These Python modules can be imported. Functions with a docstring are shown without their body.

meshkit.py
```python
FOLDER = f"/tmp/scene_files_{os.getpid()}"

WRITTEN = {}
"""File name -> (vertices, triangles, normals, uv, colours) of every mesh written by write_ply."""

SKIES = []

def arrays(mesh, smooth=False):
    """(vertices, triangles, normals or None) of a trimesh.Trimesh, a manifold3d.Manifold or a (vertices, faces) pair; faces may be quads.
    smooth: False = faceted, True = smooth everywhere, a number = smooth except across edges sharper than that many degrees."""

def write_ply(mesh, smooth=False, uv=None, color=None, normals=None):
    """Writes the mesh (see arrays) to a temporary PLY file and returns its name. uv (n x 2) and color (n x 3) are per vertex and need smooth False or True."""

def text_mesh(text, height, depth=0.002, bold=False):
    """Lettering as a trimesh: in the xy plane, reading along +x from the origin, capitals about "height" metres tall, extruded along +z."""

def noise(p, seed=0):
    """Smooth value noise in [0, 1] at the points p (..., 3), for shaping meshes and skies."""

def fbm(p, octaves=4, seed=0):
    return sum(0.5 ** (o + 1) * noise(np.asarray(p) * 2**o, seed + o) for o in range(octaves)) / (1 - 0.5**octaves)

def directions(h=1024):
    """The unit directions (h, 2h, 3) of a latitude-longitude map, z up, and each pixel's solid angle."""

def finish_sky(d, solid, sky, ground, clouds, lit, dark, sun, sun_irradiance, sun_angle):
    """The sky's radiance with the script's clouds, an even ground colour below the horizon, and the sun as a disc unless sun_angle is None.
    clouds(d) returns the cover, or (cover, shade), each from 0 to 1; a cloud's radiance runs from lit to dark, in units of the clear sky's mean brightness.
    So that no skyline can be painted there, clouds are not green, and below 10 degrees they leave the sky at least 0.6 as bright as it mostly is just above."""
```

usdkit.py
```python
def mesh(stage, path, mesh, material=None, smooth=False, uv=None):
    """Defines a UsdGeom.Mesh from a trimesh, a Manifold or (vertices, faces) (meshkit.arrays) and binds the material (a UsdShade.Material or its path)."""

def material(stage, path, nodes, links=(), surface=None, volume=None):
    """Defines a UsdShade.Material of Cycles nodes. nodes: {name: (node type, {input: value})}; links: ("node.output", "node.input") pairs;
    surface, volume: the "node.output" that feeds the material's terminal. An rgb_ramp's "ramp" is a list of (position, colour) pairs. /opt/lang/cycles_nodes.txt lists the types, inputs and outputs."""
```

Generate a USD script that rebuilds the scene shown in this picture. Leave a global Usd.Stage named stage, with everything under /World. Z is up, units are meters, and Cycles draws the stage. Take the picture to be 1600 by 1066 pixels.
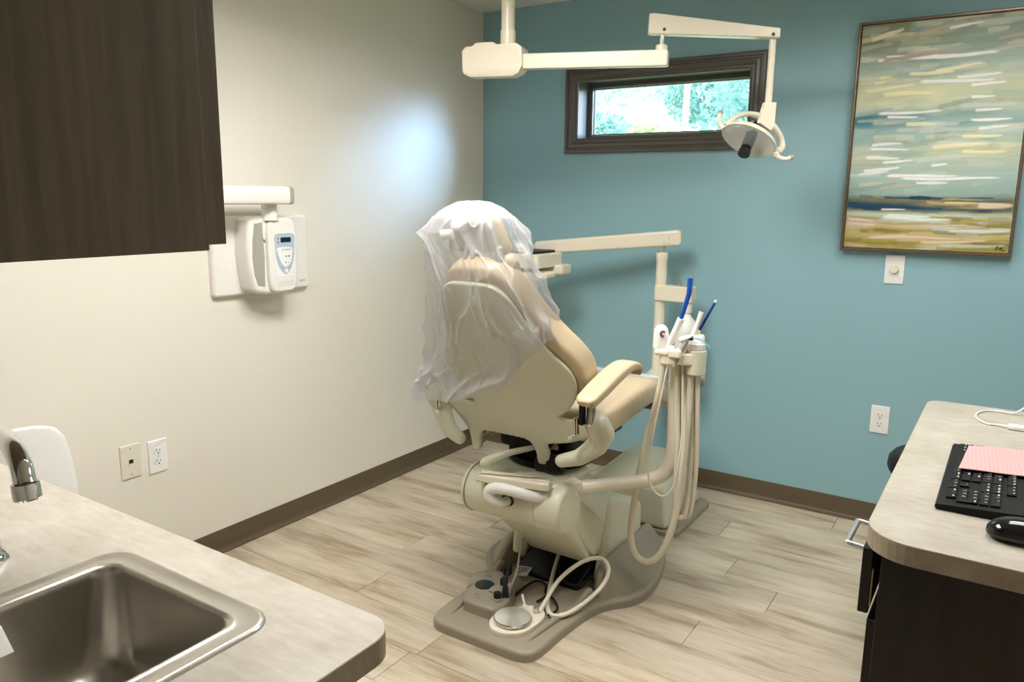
import math, random
import numpy as np
import trimesh, manifold3d as m3
import shapely
from shapely.geometry import Polygon
import usdkit, meshkit
from pxr import Usd, UsdGeom, UsdLux, Gf, Sdf, UsdShade, Vt

stage = Usd.Stage.CreateInMemory()
UsdGeom.SetStageUpAxis(stage, UsdGeom.Tokens.z)
UsdGeom.SetStageMetersPerUnit(stage, 1.0)
UsdGeom.Xform.Define(stage, '/World')
rnd = random.Random(7)
rng = np.random.default_rng(7)
PI = math.pi

# ------------------------------------------------------------------ camera
cam = UsdGeom.Camera.Define(stage, '/World/camera')
cam.CreateHorizontalApertureAttr(36.0)
cam.CreateFocalLengthAttr(27.123)
cam.CreateClippingRangeAttr(Gf.Vec2f(0.05, 200))
cam.CreateExposureAttr(0.33)
R_ = (0.836, 0.548, 0.011); U_ = (-0.110, 0.149, 0.983); F_ = (-0.537, 0.823, -0.185)
yaw, pitch, roll = -0.5781, 0.1857, 0.0108
fw = np.array([math.sin(yaw)*math.cos(pitch), math.cos(yaw)*math.cos(pitch), -math.sin(pitch)])
rt = np.array([math.cos(yaw), -math.sin(yaw), 0.0]); up = np.cross(rt, fw)
rt2 = rt*math.cos(roll)+up*math.sin(roll); up2 = up*math.cos(roll)-rt*math.sin(roll)
CAM = np.array([2.611, -3.680, 1.450])
M = Gf.Matrix4d(*rt2, 0, *up2, 0, *(-fw), 0, *CAM, 1)
UsdGeom.Xformable(cam).AddTransformOp().Set(M)

# ------------------------------------------------------------------ sky, sun, large lights
SKY, SUN, PANEL = 1.7, 22.0, 21.5
LAMPS = ((1.30, -2.20, 'flat ceiling light above the dental chair'), (2.60, -1.25, 'flat ceiling light above the desk side'))
dome = UsdLux.DomeLight.Define(stage, '/World/sky')
dome.CreateColorAttr(Gf.Vec3f(0.95, 0.97, 1.0)); dome.CreateIntensityAttr(SKY)
sun = UsdLux.DistantLight.Define(stage, '/World/sun')
sun.CreateColorAttr(Gf.Vec3f(0.34, 0.60, 1.0)); sun.CreateIntensityAttr(SUN); sun.CreateAngleAttr(27.0)
def aim(prim, d):                                   # light shines along d (its own -z)
    z = -np.array(d, float); z /= np.linalg.norm(z)
    x = np.cross([0, 0, 1.0], z); x /= np.linalg.norm(x); y = np.cross(z, x)
    UsdGeom.Xformable(prim).AddTransformOp().Set(Gf.Matrix4d(*x, 0, *y, 0, *z, 0, 0, 0, 0, 1))
aim(sun, (-1, -0.62, -0.29))

# ------------------------------------------------------------------ naming, prims
used, origin = {}, {'/World': np.zeros(3)}
def numbered(parent, name):
    k = used.get((parent, name), 0); used[(parent, name)] = k+1
    return f'{parent}/{name}' + (f'_{k:03d}' if k else '')
def tag(p, label=None, cat=None, group=None, kind=None):
    p = p.GetPrim() if hasattr(p, 'GetPrim') else p
    for k, v in (('label', label), ('category', cat), ('group', group), ('kind', kind)):
        if v: p.SetCustomDataByKey(k, v)
    return p
def thing(name, label=None, cat=None, loc=(0, 0, 0), group=None, kind=None):
    path = numbered('/World', name)
    x = UsdGeom.Xform.Define(stage, path); x.AddTranslateOp().Set(Gf.Vec3d(*map(float, loc)))
    origin[path] = np.array(loc, float)
    tag(x, label, cat, group, kind)
    return path
def part(name, mesh, mat, parent='/World', label=None, smooth=35, cat=None, group=None, kind=None, color=None):
    path = numbered(parent, name)
    v, f = vf(mesh)
    o = origin[parent]; origin[path] = o
    if color is None:
        m = usdkit.mesh(stage, path, (v-o, f), mat, smooth=smooth)
    else:
        m = usdkit.mesh(stage, path, (v-o, f), mat, smooth=True)
        UsdGeom.PrimvarsAPI(m).CreatePrimvar('paint', Sdf.ValueTypeNames.Color3fArray, 'vertex').Set(Vt.Vec3fArray.FromNumpy(np.asarray(color, np.float32)))
    tag(m, label, cat, group, kind)
    return path
def solo(name, mesh, mat, label, cat, group=None, kind=None, smooth=35):
    return part(name, mesh, mat, '/World', label, smooth, cat, group, kind)

# ------------------------------------------------------------------ mesh tools
def vf(m):
    if hasattr(m, 'to_mesh'):
        q = m.to_mesh(); return np.array(q.vert_properties[:, :3], float), np.array(q.tri_verts, int)
    if isinstance(m, trimesh.Trimesh): return np.array(m.vertices, float), np.array(m.faces, int)
    v, f = np.asarray(m[0], float), np.asarray(m[1], int)
    if f.shape[1] == 4: f = np.vstack([f[:, [0, 1, 2]], f[:, [0, 2, 3]]])
    return v, f
def join(*ms):
    vs, fs, n = [], [], 0
    for m in ms:
        v, f = vf(m); vs.append(v); fs.append(f+n); n += len(v)
    return np.vstack(vs), np.vstack(fs)
def xf(m, T):
    v, f = vf(m); T = np.asarray(T, float); return v @ T[:3, :3].T + T[:3, 3], f
def frame(o, x, y, z):
    T = np.eye(4); T[:3, 0], T[:3, 1], T[:3, 2], T[:3, 3] = x, y, z, o; return T
def axes(z, hint=(0, 0, 1)):
    z = np.array(z, float)/np.linalg.norm(z); h = np.array(hint, float)
    if abs(z @ h) > .98*np.linalg.norm(h): h = np.array([1.0, 0, 0])
    x = np.cross(h, z); x /= np.linalg.norm(x); return x, np.cross(z, x), z
def move(m, d):
    v, f = vf(m); return v+np.array(d, float), f
def box(x0, x1, y0, y1, z0, z1, c=0.0):            # chamfered box
    if c <= 0:
        v = np.array([(x, y, z) for x in (x0, x1) for y in (y0, y1) for z in (z0, z1)], float)
        f = np.array([(0, 1, 3), (0, 3, 2), (4, 6, 7), (4, 7, 5), (0, 4, 5), (0, 5, 1), (2, 3, 7), (2, 7, 6), (0, 2, 6), (0, 6, 4), (1, 5, 7), (1, 7, 3)])
        return v, f
    pts = []
    for x, sx in ((x0, 1), (x1, -1)):
        for y, sy in ((y0, 1), (y1, -1)):
            for z, sz in ((z0, 1), (z1, -1)):
                pts += [(x+sx*c, y+sy*c, z), (x+sx*c, y, z+sz*c), (x, y+sy*c, z+sz*c)]
    return vf(m3.Manifold.hull_points(np.array(pts, float)))
def rbox(x0, x1, y0, y1, z0, z1, r, n=16):         # rounded box
    s = m3.Manifold.sphere(r, n)
    return m3.Manifold.batch_hull([s.translate((x, y, z)) for x in (x0+r, x1-r) for y in (y0+r, y1-r) for z in (z0+r, z1-r)])
def hull_balls(pts, n=16):                         # [(x, y, z, r)]
    return m3.Manifold.batch_hull([m3.Manifold.sphere(p[3], n).translate(tuple(map(float, p[:3]))) for p in pts])
def spline(pts, n=8):
    P = np.array(pts, float)
    if len(P) < 3: return np.array([P[0]+(P[-1]-P[0])*t for t in np.linspace(0, 1, n+1)])
    Q = np.vstack([2*P[0]-P[1], P, 2*P[-1]-P[-2]]); out = []
    for i in range(len(P)-1):
        a, b, c, d = Q[i:i+4]
        for t in np.linspace(0, 1, n, endpoint=False):
            out.append(.5*((2*b)+(c-a)*t+(2*a-5*b+4*c-d)*t*t+(3*b-a-3*c+d)*t**3))
    return np.array(out+[P[-1]])
def frames_along(P):
    T = np.gradient(P, axis=0); T /= np.linalg.norm(T, axis=1, keepdims=True)+1e-12
    x, y, _ = axes(T[0]); X, Y = [], []
    for t in T:
        x = x-t*(x@t); x /= np.linalg.norm(x); y = np.cross(t, x); X.append(x); Y.append(y)
    return np.array(X), np.array(Y), T
def loft(rings, cap=(True, True)):
    R = np.asarray(rings, float); k, n = R.shape[:2]; v = R.reshape(-1, 3); f = []
    i, j = np.meshgrid(np.arange(k-1), np.arange(n), indexing='ij'); i, j = i.ravel(), j.ravel(); j2 = (j+1) % n
    q = np.stack([i*n+j, i*n+j2, (i+1)*n+j2, (i+1)*n+j], 1)
    f = [q[:, [0, 1, 2]], q[:, [0, 2, 3]]]
    extra = []
    for c, ring, flip in ((cap[0], 0, True), (cap[1], k-1, False)):
        if c:
            a = len(v)+len(extra); extra.append(R[ring].mean(0)); b = ring*n
            t = np.array([(b+m, b+(m+1) % n, a) for m in range(n)]); f.append(t[:, ::-1] if flip else t)
    return (np.vstack([v]+[np.array(extra)]) if extra else v), np.vstack(f)
def tube(pts, r, n=12, k=8, smooth=True, cap=True):
    P = spline(pts, k) if smooth else np.array(pts, float)
    X, Y, _ = frames_along(P); r = np.interp(np.linspace(0, 1, len(P)), np.linspace(0, 1, np.size(r)), np.atleast_1d(r)) if np.size(r) > 1 else np.full(len(P), r)
    a = np.arange(n)*2*PI/n
    return loft(P[:, None]+r[:, None, None]*(np.cos(a)[None, :, None]*X[:, None]+np.sin(a)[None, :, None]*Y[:, None]), (cap, cap))
def rod(p, q, r, n=20, r2=None, bev=0.0):
    p, q = np.array(p, float), np.array(q, float); L = np.linalg.norm(q-p); r2 = r if r2 is None else r2
    prof = [(r-bev, 0), (r, bev), (r2, L-bev), (r2-bev, L)] if bev else [(r, 0), (r2, L)]
    return lathe(prof, p, q-p, n)
def lathe(prof, o=(0, 0, 0), axis=(0, 0, 1), n=28, cap=(True, True)):
    x, y, z = axes(axis); a = np.arange(n)*2*PI/n
    return loft([[np.array(o)+z*h+r*(math.cos(t)*x+math.sin(t)*y) for t in a] for r, h in prof], cap)
def rrect(x0, x1, y0, y1, r, n=6):                 # rounded rectangle outline, counter-clockwise
    out = []
    for cx, cy, a0 in ((x1-r, y1-r, 0), (x0+r, y1-r, 90), (x0+r, y0+r, 180), (x1-r, y0+r, 270)):
        for t in np.linspace(a0, a0+90, n): out.append((cx+r*math.cos(math.radians(t)), cy+r*math.sin(math.radians(t))))
    return np.array(out)
def extrude(poly, h, holes=()):                    # xy outline -> prism from z=0 to h
    return vf(trimesh.creation.extrude_polygon(Polygon(poly, holes), h, engine='earcut'))
def slab(poly, z0, z1, bt=0.004, bb=0.0, steps=3): # prism with rounded upper (and lower) edge
    P = np.array(poly, float); nx = np.roll(P, -1, 0)-np.roll(P, 1, 0)
    N = np.stack([nx[:, 1], -nx[:, 0]], 1); N /= np.linalg.norm(N, axis=1, keepdims=True)+1e-12
    ar = .5*np.sum(P[:, 0]*np.roll(P[:, 1], -1)-np.roll(P[:, 0], -1)*P[:, 1])
    if ar < 0: N = -N
    rings = []
    def ring(i, z): Q = P-N*i; rings.append(np.column_stack([Q, np.full(len(Q), z)]))
    if bb:
        for t in np.linspace(0, PI/2, steps+1): ring(bb*(1-math.sin(t)), z0+bb*(1-math.cos(t)))
    else: ring(0, z0)
    for t in np.linspace(0, PI/2, steps+1): ring(bt*(1-math.cos(t)), z1-bt*(1-math.sin(t)))
    v, f = loft(rings, (False, False)); n = len(P)
    for ringi, flip in ((0, True), (len(rings)-1, False)):
        vv, tt = trimesh.creation.triangulate_polygon(Polygon(rings[ringi][:, :2]), engine='earcut')
        d = ((vv[:, None]-rings[ringi][None, :, :2])**2).sum(2).argmin(1)
        tt = d[np.array(tt)]+ringi*n
        w = v[tt]; s = np.cross(w[:, 1]-w[:, 0], w[:, 2]-w[:, 0])[:, 2]
        tt = np.where(((s < 0) != flip)[:, None], tt[:, ::-1], tt); f = np.vstack([f, tt])
    if ar < 0: f = f[:, ::-1]
    return v, f
def pillow(poly, t, edge=.02, iters=8, lam=.5, nu=0.0):   # soft-edged slab, z from 0 to t
    c = m3.CrossSection([np.array(poly, float)], m3.FillRule.NonZero)
    m = c.extrude(t).refine_to_length(edge); v, f = vf(m)
    tm = trimesh.Trimesh(v, f, process=False)
    if nu: trimesh.smoothing.filter_taubin(tm, lamb=lam, nu=nu, iterations=iters)
    else: trimesh.smoothing.filter_laplacian(tm, lamb=lam, iterations=iters)
    return np.array(tm.vertices), np.array(tm.faces)
def soften(m, edge=.015, iters=6):
    v, f = vf(m.refine_to_length(edge)); tm = trimesh.Trimesh(v, f, process=False)
    trimesh.smoothing.filter_taubin(tm, lamb=.5, nu=.45, iterations=iters)
    return np.array(tm.vertices), np.array(tm.faces)
def warp(m, fn):
    v, f = vf(m); return fn(v.copy()), f
def smooth_outline(pts, n=6):
    P = list(map(tuple, pts)); Q = spline(P[-2:]+P+P[:2], n)
    return Q[2*n:-(2*n)][:len(P)*n] if True else Q
def closed(pts, n=6):
    P = np.array(pts, float); k = len(P); out = []
    for i in range(k):
        a, b, c, d = P[i-1], P[i], P[(i+1) % k], P[(i+2) % k]
        for t in np.linspace(0, 1, n, endpoint=False):
            out.append(.5*((2*b)+(c-a)*t+(2*a-5*b+4*c-d)*t*t+(3*b-a-3*c+d)*t**3))
    return np.array(out)
def rails(x0, x1, z0, z1, prof, y0):               # four mitred rails of a frame lying in a plane y; prof = [(inset, proud)]
    out = []
    L = [np.array([(x0+d, y0-h, z0+d), (x1-d, y0-h, z0+d), (x1-d, y0-h, z1-d), (x0+d, y0-h, z1-d)]) for d, h in prof]
    for i in range(4):
        j = (i+1) % 4; v, f = [], []
        for k in range(len(prof)): v += [L[k][i], L[k][j]]
        n = len(prof)
        for k in range(n):
            a, b = 2*k, 2*((k+1) % n); f += [(a, a+1, b+1), (a, b+1, b)]
        poly = np.array([(d, h) for d, h in prof])
        tv, tt = trimesh.creation.triangulate_polygon(Polygon(poly), engine='earcut')
        idx = ((tv[:, None]-poly[None])**2).sum(2).argmin(1)
        for t in np.array(tt):
            f.append(tuple(2*idx[t])); f.append(tuple(2*idx[t][::-1]+1))
        tm = trimesh.Trimesh(np.array(v), np.array(f), process=False); tm.fix_normals()
        out.append((np.array(tm.vertices), np.array(tm.faces)))
    return out
def text(s, h, o, x, y, depth=.0006, bold=False):  # lettering reading along x with its capitals up along y, starting at o
    x, y = np.array(x, float), np.array(y, float); z = np.cross(x, y)
    return xf(meshkit.text_mesh(s, h, depth, bold), frame(o, x, y, z))

# ------------------------------------------------------------------ materials
def lin(r, g, b): return tuple(((c/255+.055)/1.055)**2.4 if c > 10 else c/255/12.92 for c in (r, g, b))
def mat(name, col, rough=.5, metal=0.0, spec=.5, bump=0.0, bscale=200.0, var=0.0, vscale=3.0, **kw):
    n = {'p': ('principled_bsdf', dict(base_color=col, roughness=rough, metallic=metal, specular_ior_level=spec, **kw)), 'g': ('geometry', {})}
    L = []
    if var:
        n['n'] = ('noise_texture', dict(scale=vscale, detail=4.0)); L.append(('g.position', 'n.vector'))
        n['r'] = ('rgb_ramp', dict(ramp=[(.3, tuple(c*(1-var) for c in col)), (.7, tuple(min(1, c*(1+var)) for c in col))])); L += [('n.fac', 'r.fac'), ('r.color', 'p.base_color')]
    if bump:
        n['bn'] = ('noise_texture', dict(scale=bscale, detail=2.0)); n['b'] = ('bump', dict(strength=bump, distance=.002))
        L += [('g.position', 'bn.vector'), ('bn.fac', 'b.height'), ('b.normal', 'p.normal')]
    return usdkit.material(stage, '/World/Looks/'+name, n, L, surface='p.BSDF')
def wood(name, dark, light, stretch, rough=.45, red=None, bump=.15, spec=.4):
    n = {'g': ('geometry', {}), 'm': ('mapping', dict(scale=stretch)), 'n': ('noise_texture', dict(scale=1.0, detail=6.0, roughness=.65)),
         'm2': ('mapping', dict(scale=tuple(s*.09 for s in stretch))), 'n2': ('noise_texture', dict(scale=1.0, detail=3.0)),
         'r': ('rgb_ramp', dict(ramp=[(.25, dark), (.75, light)])), 'r2': ('rgb_ramp', dict(ramp=[(.35, (.78, .78, .78)), (.65, (1.18, 1.12, 1.1))])),
         'x': ('mix_color', dict(blend_type='multiply', fac=1.0, use_clamp=False)), 'p': ('principled_bsdf', dict(roughness=rough, specular_ior_level=spec)), 'b': ('bump', dict(strength=bump, distance=.001))}
    L = [('g.position', 'm.vector'), ('m.vector', 'n.vector'), ('g.position', 'm2.vector'), ('m2.vector', 'n2.vector'), ('n.fac', 'r.fac'), ('n2.fac', 'r2.fac'),
         ('r.color', 'x.a'), ('r2.color', 'x.b'), ('x.result', 'p.base_color'), ('n.fac', 'b.height'), ('b.normal', 'p.normal')]
    return usdkit.material(stage, '/World/Looks/'+name, n, L, surface='p.BSDF')
def laminate(name, c0, c1, c2, rough=.4):
    n = {'g': ('geometry', {}), 'n': ('noise_texture', dict(scale=9.0, detail=7.0, roughness=.6)), 'm': ('mapping', dict(scale=(18, 60, 30))), 'n2': ('noise_texture', dict(scale=1.0, detail=4.0, roughness=.6, distortion=.4)),
         'a': ('mix_float', dict(fac=.45)), 'r': ('rgb_ramp', dict(ramp=[(.34, c0), (.5, c1), (.66, c2)])), 'p': ('principled_bsdf', dict(roughness=rough, specular_ior_level=.4))}
    L = [('g.position', 'n.vector'), ('g.position', 'm.vector'), ('m.vector', 'n2.vector'), ('n.fac', 'a.a'), ('n2.fac', 'a.b'), ('a.result', 'r.fac'), ('r.color', 'p.base_color')]
    return usdkit.material(stage, '/World/Looks/'+name, n, L, surface='p.BSDF')
def emit(name, col, s):
    return usdkit.material(stage, '/World/Looks/'+name, {'e': ('emission', dict(color=col, strength=s))}, [], surface='e.emission')
def leafmat(name, col, tr):
    n = {'g': ('geometry', {}), 'n': ('noise_texture', dict(scale=6.0)), 'r': ('rgb_ramp', dict(ramp=[(.3, tuple(c*.6 for c in col)), (.7, tuple(min(1, c*1.3) for c in col))])),
         'p': ('principled_bsdf', dict(roughness=.5)), 't': ('translucent_bsdf', dict(color=tr)), 'm': ('mix_closure', dict(fac=.5))}
    return usdkit.material(stage, '/World/Looks/'+name, n, [('g.position', 'n.vector'), ('n.fac', 'r.fac'), ('r.color', 'p.base_color'), ('p.BSDF', 'm.closure1'), ('t.BSDF', 'm.closure2')], surface='m.closure')

def plank_mat():
    n = {'g': ('geometry', {}), 'o': ('object_info', {}), 'k': ('math', dict(math_type='multiply', value2=37.0)), 'c': ('combine_xyz', {}),
         'm': ('mapping', dict(scale=(2.4, 17.0, 1.0))), 'n': ('noise_texture', dict(scale=1.0, detail=6.0, roughness=.62, distortion=.25)),
         'm2': ('mapping', dict(scale=(2.0, 7.5, 1.0))), 'n2': ('noise_texture', dict(scale=1.0, detail=3.0, roughness=.55)),
         'm3': ('mapping', dict(scale=(7.0, 130.0, 1.0))), 'n3': ('noise_texture', dict(scale=1.0, detail=4.0, roughness=.6)),
         'a': ('mix_float', dict(fac=.5)), 'a2': ('mix_float', dict(fac=.17)),
         'r': ('rgb_ramp', dict(ramp=[(.28, lin(124, 103, 80)), (.41, lin(160, 142, 118)), (.50, lin(192, 178, 156)), (.62, lin(210, 199, 180)), (.74, lin(200, 188, 167)), (.85, lin(172, 157, 134))])),
         'p': ('principled_bsdf', dict(roughness=.42, specular_ior_level=.4)), 'b': ('bump', dict(strength=.12, distance=.001)),
         'kk': ('map_range', dict(from_min=0.0, from_max=1.0, to_min=.86, to_max=1.08)), 'v': ('hsv', {})}
    L = [('o.random', 'k.value1'), ('k.value', 'c.x'), ('k.value', 'c.y')]
    for a, b in (('m', 'n'), ('m2', 'n2'), ('m3', 'n3')): L += [('g.position', a+'.vector'), ('c.vector', a+'.location'), (a+'.vector', b+'.vector')]
    L += [('n.fac', 'a.a'), ('n2.fac', 'a.b'), ('a.result', 'a2.a'), ('n3.fac', 'a2.b'), ('a2.result', 'r.fac'), ('r.color', 'v.color'), ('o.random', 'kk.value'), ('kk.result', 'v.value'), ('v.color', 'p.base_color'), ('n3.fac', 'b.height'), ('b.normal', 'p.normal')]
    return usdkit.material(stage, '/World/Looks/vinyl_plank', n, L, surface='p.BSDF')

PLANK = plank_mat()
WALL_L = mat('beige_wall_paint', lin(233, 228, 216), .55, spec=.35, bump=.06, bscale=260)
WALL_B = mat('teal_wall_paint', lin(144, 184, 194), .42, spec=.4, bump=.06, bscale=260)
WALL_O = mat('offwhite_wall_paint', lin(222, 216, 202), .6, spec=.3)
CEIL = mat('ceiling_paint', lin(225, 222, 212), .8, spec=.2)
BASE = mat('brown_vinyl_base', lin(98, 85, 66), .45, spec=.4)
SUBFLOOR = mat('floor_joint', lin(70, 58, 46), .8)
CASING = mat('charcoal_trim_paint', lin(92, 88, 82), .28, spec=.5)
CREAM = mat('cream_plastic', lin(216, 214, 191), .33, spec=.5)
CREAM2 = mat('cream_enamel', lin(232, 224, 204), .28, spec=.5)
WHITE = mat('white_plastic', lin(236, 234, 228), .35)
BRIGHT = mat('bright_white_plastic', lin(240, 240, 238), .3)
IVORY = mat('light_almond_plastic', lin(226, 221, 204), .4)
GREYP = mat('grey_plastic', lin(168, 165, 155), .4)
TAN = mat('tan_vinyl', lin(197, 178, 147), .38, spec=.5, bump=.08, bscale=500)
TAUPE = mat('taupe_plastic', lin(156, 146, 129), .42, spec=.45)
TAUPE2 = mat('dark_taupe_plastic', lin(118, 106, 90), .42, spec=.45)
BLACK = mat('black_plastic', lin(16, 16, 16), .45, spec=.3)
GLOSSB = mat('glossy_black_plastic', lin(14, 14, 16), .08, spec=.6)
BLACKKEY = mat('black_key_plastic', lin(12, 14, 14), .55, spec=.22)
RUBBER = mat('black_rubber', lin(16, 16, 16), .7)
STEEL = mat('brushed_steel', (.70, .68, .64), .36, 1.0, bump=.03, bscale=400)
SPUN = usdkit.material(stage, '/World/Looks/spun_steel', {'t': ('tangent', dict(direction_type='radial', axis='z')), 'p': ('principled_bsdf', dict(base_color=(.74, .72, .68), metallic=1.0, roughness=.42, anisotropic=.85))}, [('t.tangent', 'p.tangent')], surface='p.BSDF')
SINKM = mat('satin_steel', (.60, .57, .52), .3, 1.0, bump=.02, bscale=300)
CHROME = mat('chrome', (.80, .80, .80), .05, 1.0)
SILVER = mat('silver_metal', (.70, .71, .72), .3, .9)
BRASS = mat('brass', (.62, .47, .24), .3, 1.0)
WENGE = wood('dark_wood_laminate', lin(80, 72, 60), lin(114, 103, 87), (42, 42, 2.2))
WENGE2 = wood('espresso_wood_laminate', lin(32, 27, 22), lin(52, 45, 37), (42, 42, 2.2))
LAM = laminate('grey_beige_laminate', lin(164, 156, 142), lin(179, 172, 159), lin(192, 186, 175))
LAMEDGE = laminate('laminate_edge_band', lin(138, 124, 104), lin(158, 144, 123), lin(172, 159, 139))
BLUE = mat('royal_blue_plastic', lin(20, 74, 168), .35)
NAVY = mat('navy_plastic', lin(24, 42, 138), .35)
CYAN = mat('light_blue_plastic', lin(112, 190, 226), .3)
PURPLE = mat('purple_print', lin(118, 60, 102), .5)
PINK = usdkit.material(stage, '/World/Looks/pink_ruled_paper', {'g': ('geometry', {}), 'm': ('mapping', dict(rotation=(0, 0, -.06))), 's': ('separate_xyz', {}), 'k': ('math', dict(math_type='multiply', value2=125.0)), 'f': ('math', dict(math_type='fraction')), 'c': ('math', dict(math_type='less_than', value2=.14)),
    'x': ('mix_color', dict(a=lin(226, 164, 163), b=lin(216, 147, 148))), 'p': ('principled_bsdf', dict(roughness=.75))},
    [('g.position', 'm.vector'), ('m.vector', 's.vector'), ('s.x', 'k.value1'), ('k.value', 'f.value1'), ('f.value', 'c.value1'), ('c.value', 'x.fac'), ('x.result', 'p.base_color')], surface='p.BSDF')
PAPER = mat('white_paper', lin(238, 237, 232), .8)
LOUVRE = mat('lamp_frame_metal', (.5, .5, .49), .4)
PANELM = emit('lamp_diffuser', (1.0, .975, .925), PANEL)
PANELM2 = emit('dimmer_lamp_diffuser', (1.0, .975, .925), PANEL*.44)
GLASS = usdkit.material(stage, '/World/Looks/window_glass', {'t': ('transparent_bsdf', dict(color=(.97, .99, .99))), 'g': ('glossy_bsdf', dict(roughness=.01)), 'f': ('layer_weight', {}), 'w': ('math', dict(math_type='power', value2=5.0)), 'a': ('math', dict(math_type='multiply_add', value2=.9, value3=.035)), 'm': ('mix_closure', {})},
    [('f.facing', 'w.value1'), ('w.value', 'a.value1'), ('a.value', 'm.fac'), ('t.BSDF', 'm.closure1'), ('g.BSDF', 'm.closure2')], surface='m.closure')
CLEAR = usdkit.material(stage, '/World/Looks/clear_shield', {'t': ('transparent_bsdf', dict(color=(.93, .96, .98))), 'g': ('principled_bsdf', dict(base_color=(.75, .82, .88), roughness=.08)), 'f': ('layer_weight', dict(blend=.25)), 'a': ('math', dict(math_type='multiply_add', value2=.6, value3=.16)), 'm': ('mix_closure', {})},
    [('f.facing', 'a.value1'), ('a.value', 'm.fac'), ('t.BSDF', 'm.closure1'), ('g.BSDF', 'm.closure2')], surface='m.closure')
BAGM = usdkit.material(stage, '/World/Looks/clear_plastic_film', {'t': ('transparent_bsdf', dict(color=(.97, .97, .97))), 'd': ('translucent_bsdf', dict(color=(.70, .71, .73))), 'p': ('principled_bsdf', dict(base_color=(.72, .73, .76), roughness=.12, specular_ior_level=1.0)),
    'pd': ('mix_closure', dict(fac=.35)), 'f': ('layer_weight', dict(blend=.35)), 'a': ('math', dict(math_type='multiply_add', value2=.62, value3=.24, use_clamp=True)), 'm': ('mix_closure', {})},
    [('p.BSDF', 'pd.closure1'), ('d.BSDF', 'pd.closure2'), ('f.facing', 'a.value1'), ('a.value', 'm.fac'), ('t.BSDF', 'm.closure1'), ('pd.closure', 'm.closure2')], surface='m.closure')
BOTTLEM = mat('milky_bottle_plastic', lin(236, 240, 238), .25)
GREEN_LCD = mat('dark_green_display', lin(10, 34, 30), .15)
BLUEGREY = mat('blue_grey_print', lin(178, 192, 208), .4)
INK = mat('dark_print', lin(62, 64, 70), .6)
LEGEND = mat('white_key_print', lin(235, 235, 232), .6)
PAINT = usdkit.material(stage, '/World/Looks/oil_paint', {'a': ('attribute', dict(attribute='paint')), 'p': ('principled_bsdf', dict(roughness=.5, specular_ior_level=.35))}, [('a.color', 'p.base_color')], surface='p.BSDF')
BRONZE = mat('bronze_frame', lin(122, 104, 84), .3, .55)
SIGN = mat('black_paint', lin(25, 22, 20), .6)
REDM = mat('red_print', lin(190, 70, 60), .6)
LEAF = [leafmat('cool_leaf', (.27, .44, .41), (.33, .56, .50)), leafmat('lime_leaf', (.38, .52, .27), (.46, .62, .30)), leafmat('deep_leaf', (.22, .38, .37), (.27, .48, .45))]
TRUNK = mat('pale_bark', (.34, .25, .27), .8)
GRASS = mat('lawn', (.22, .40, .2), .9)

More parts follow.
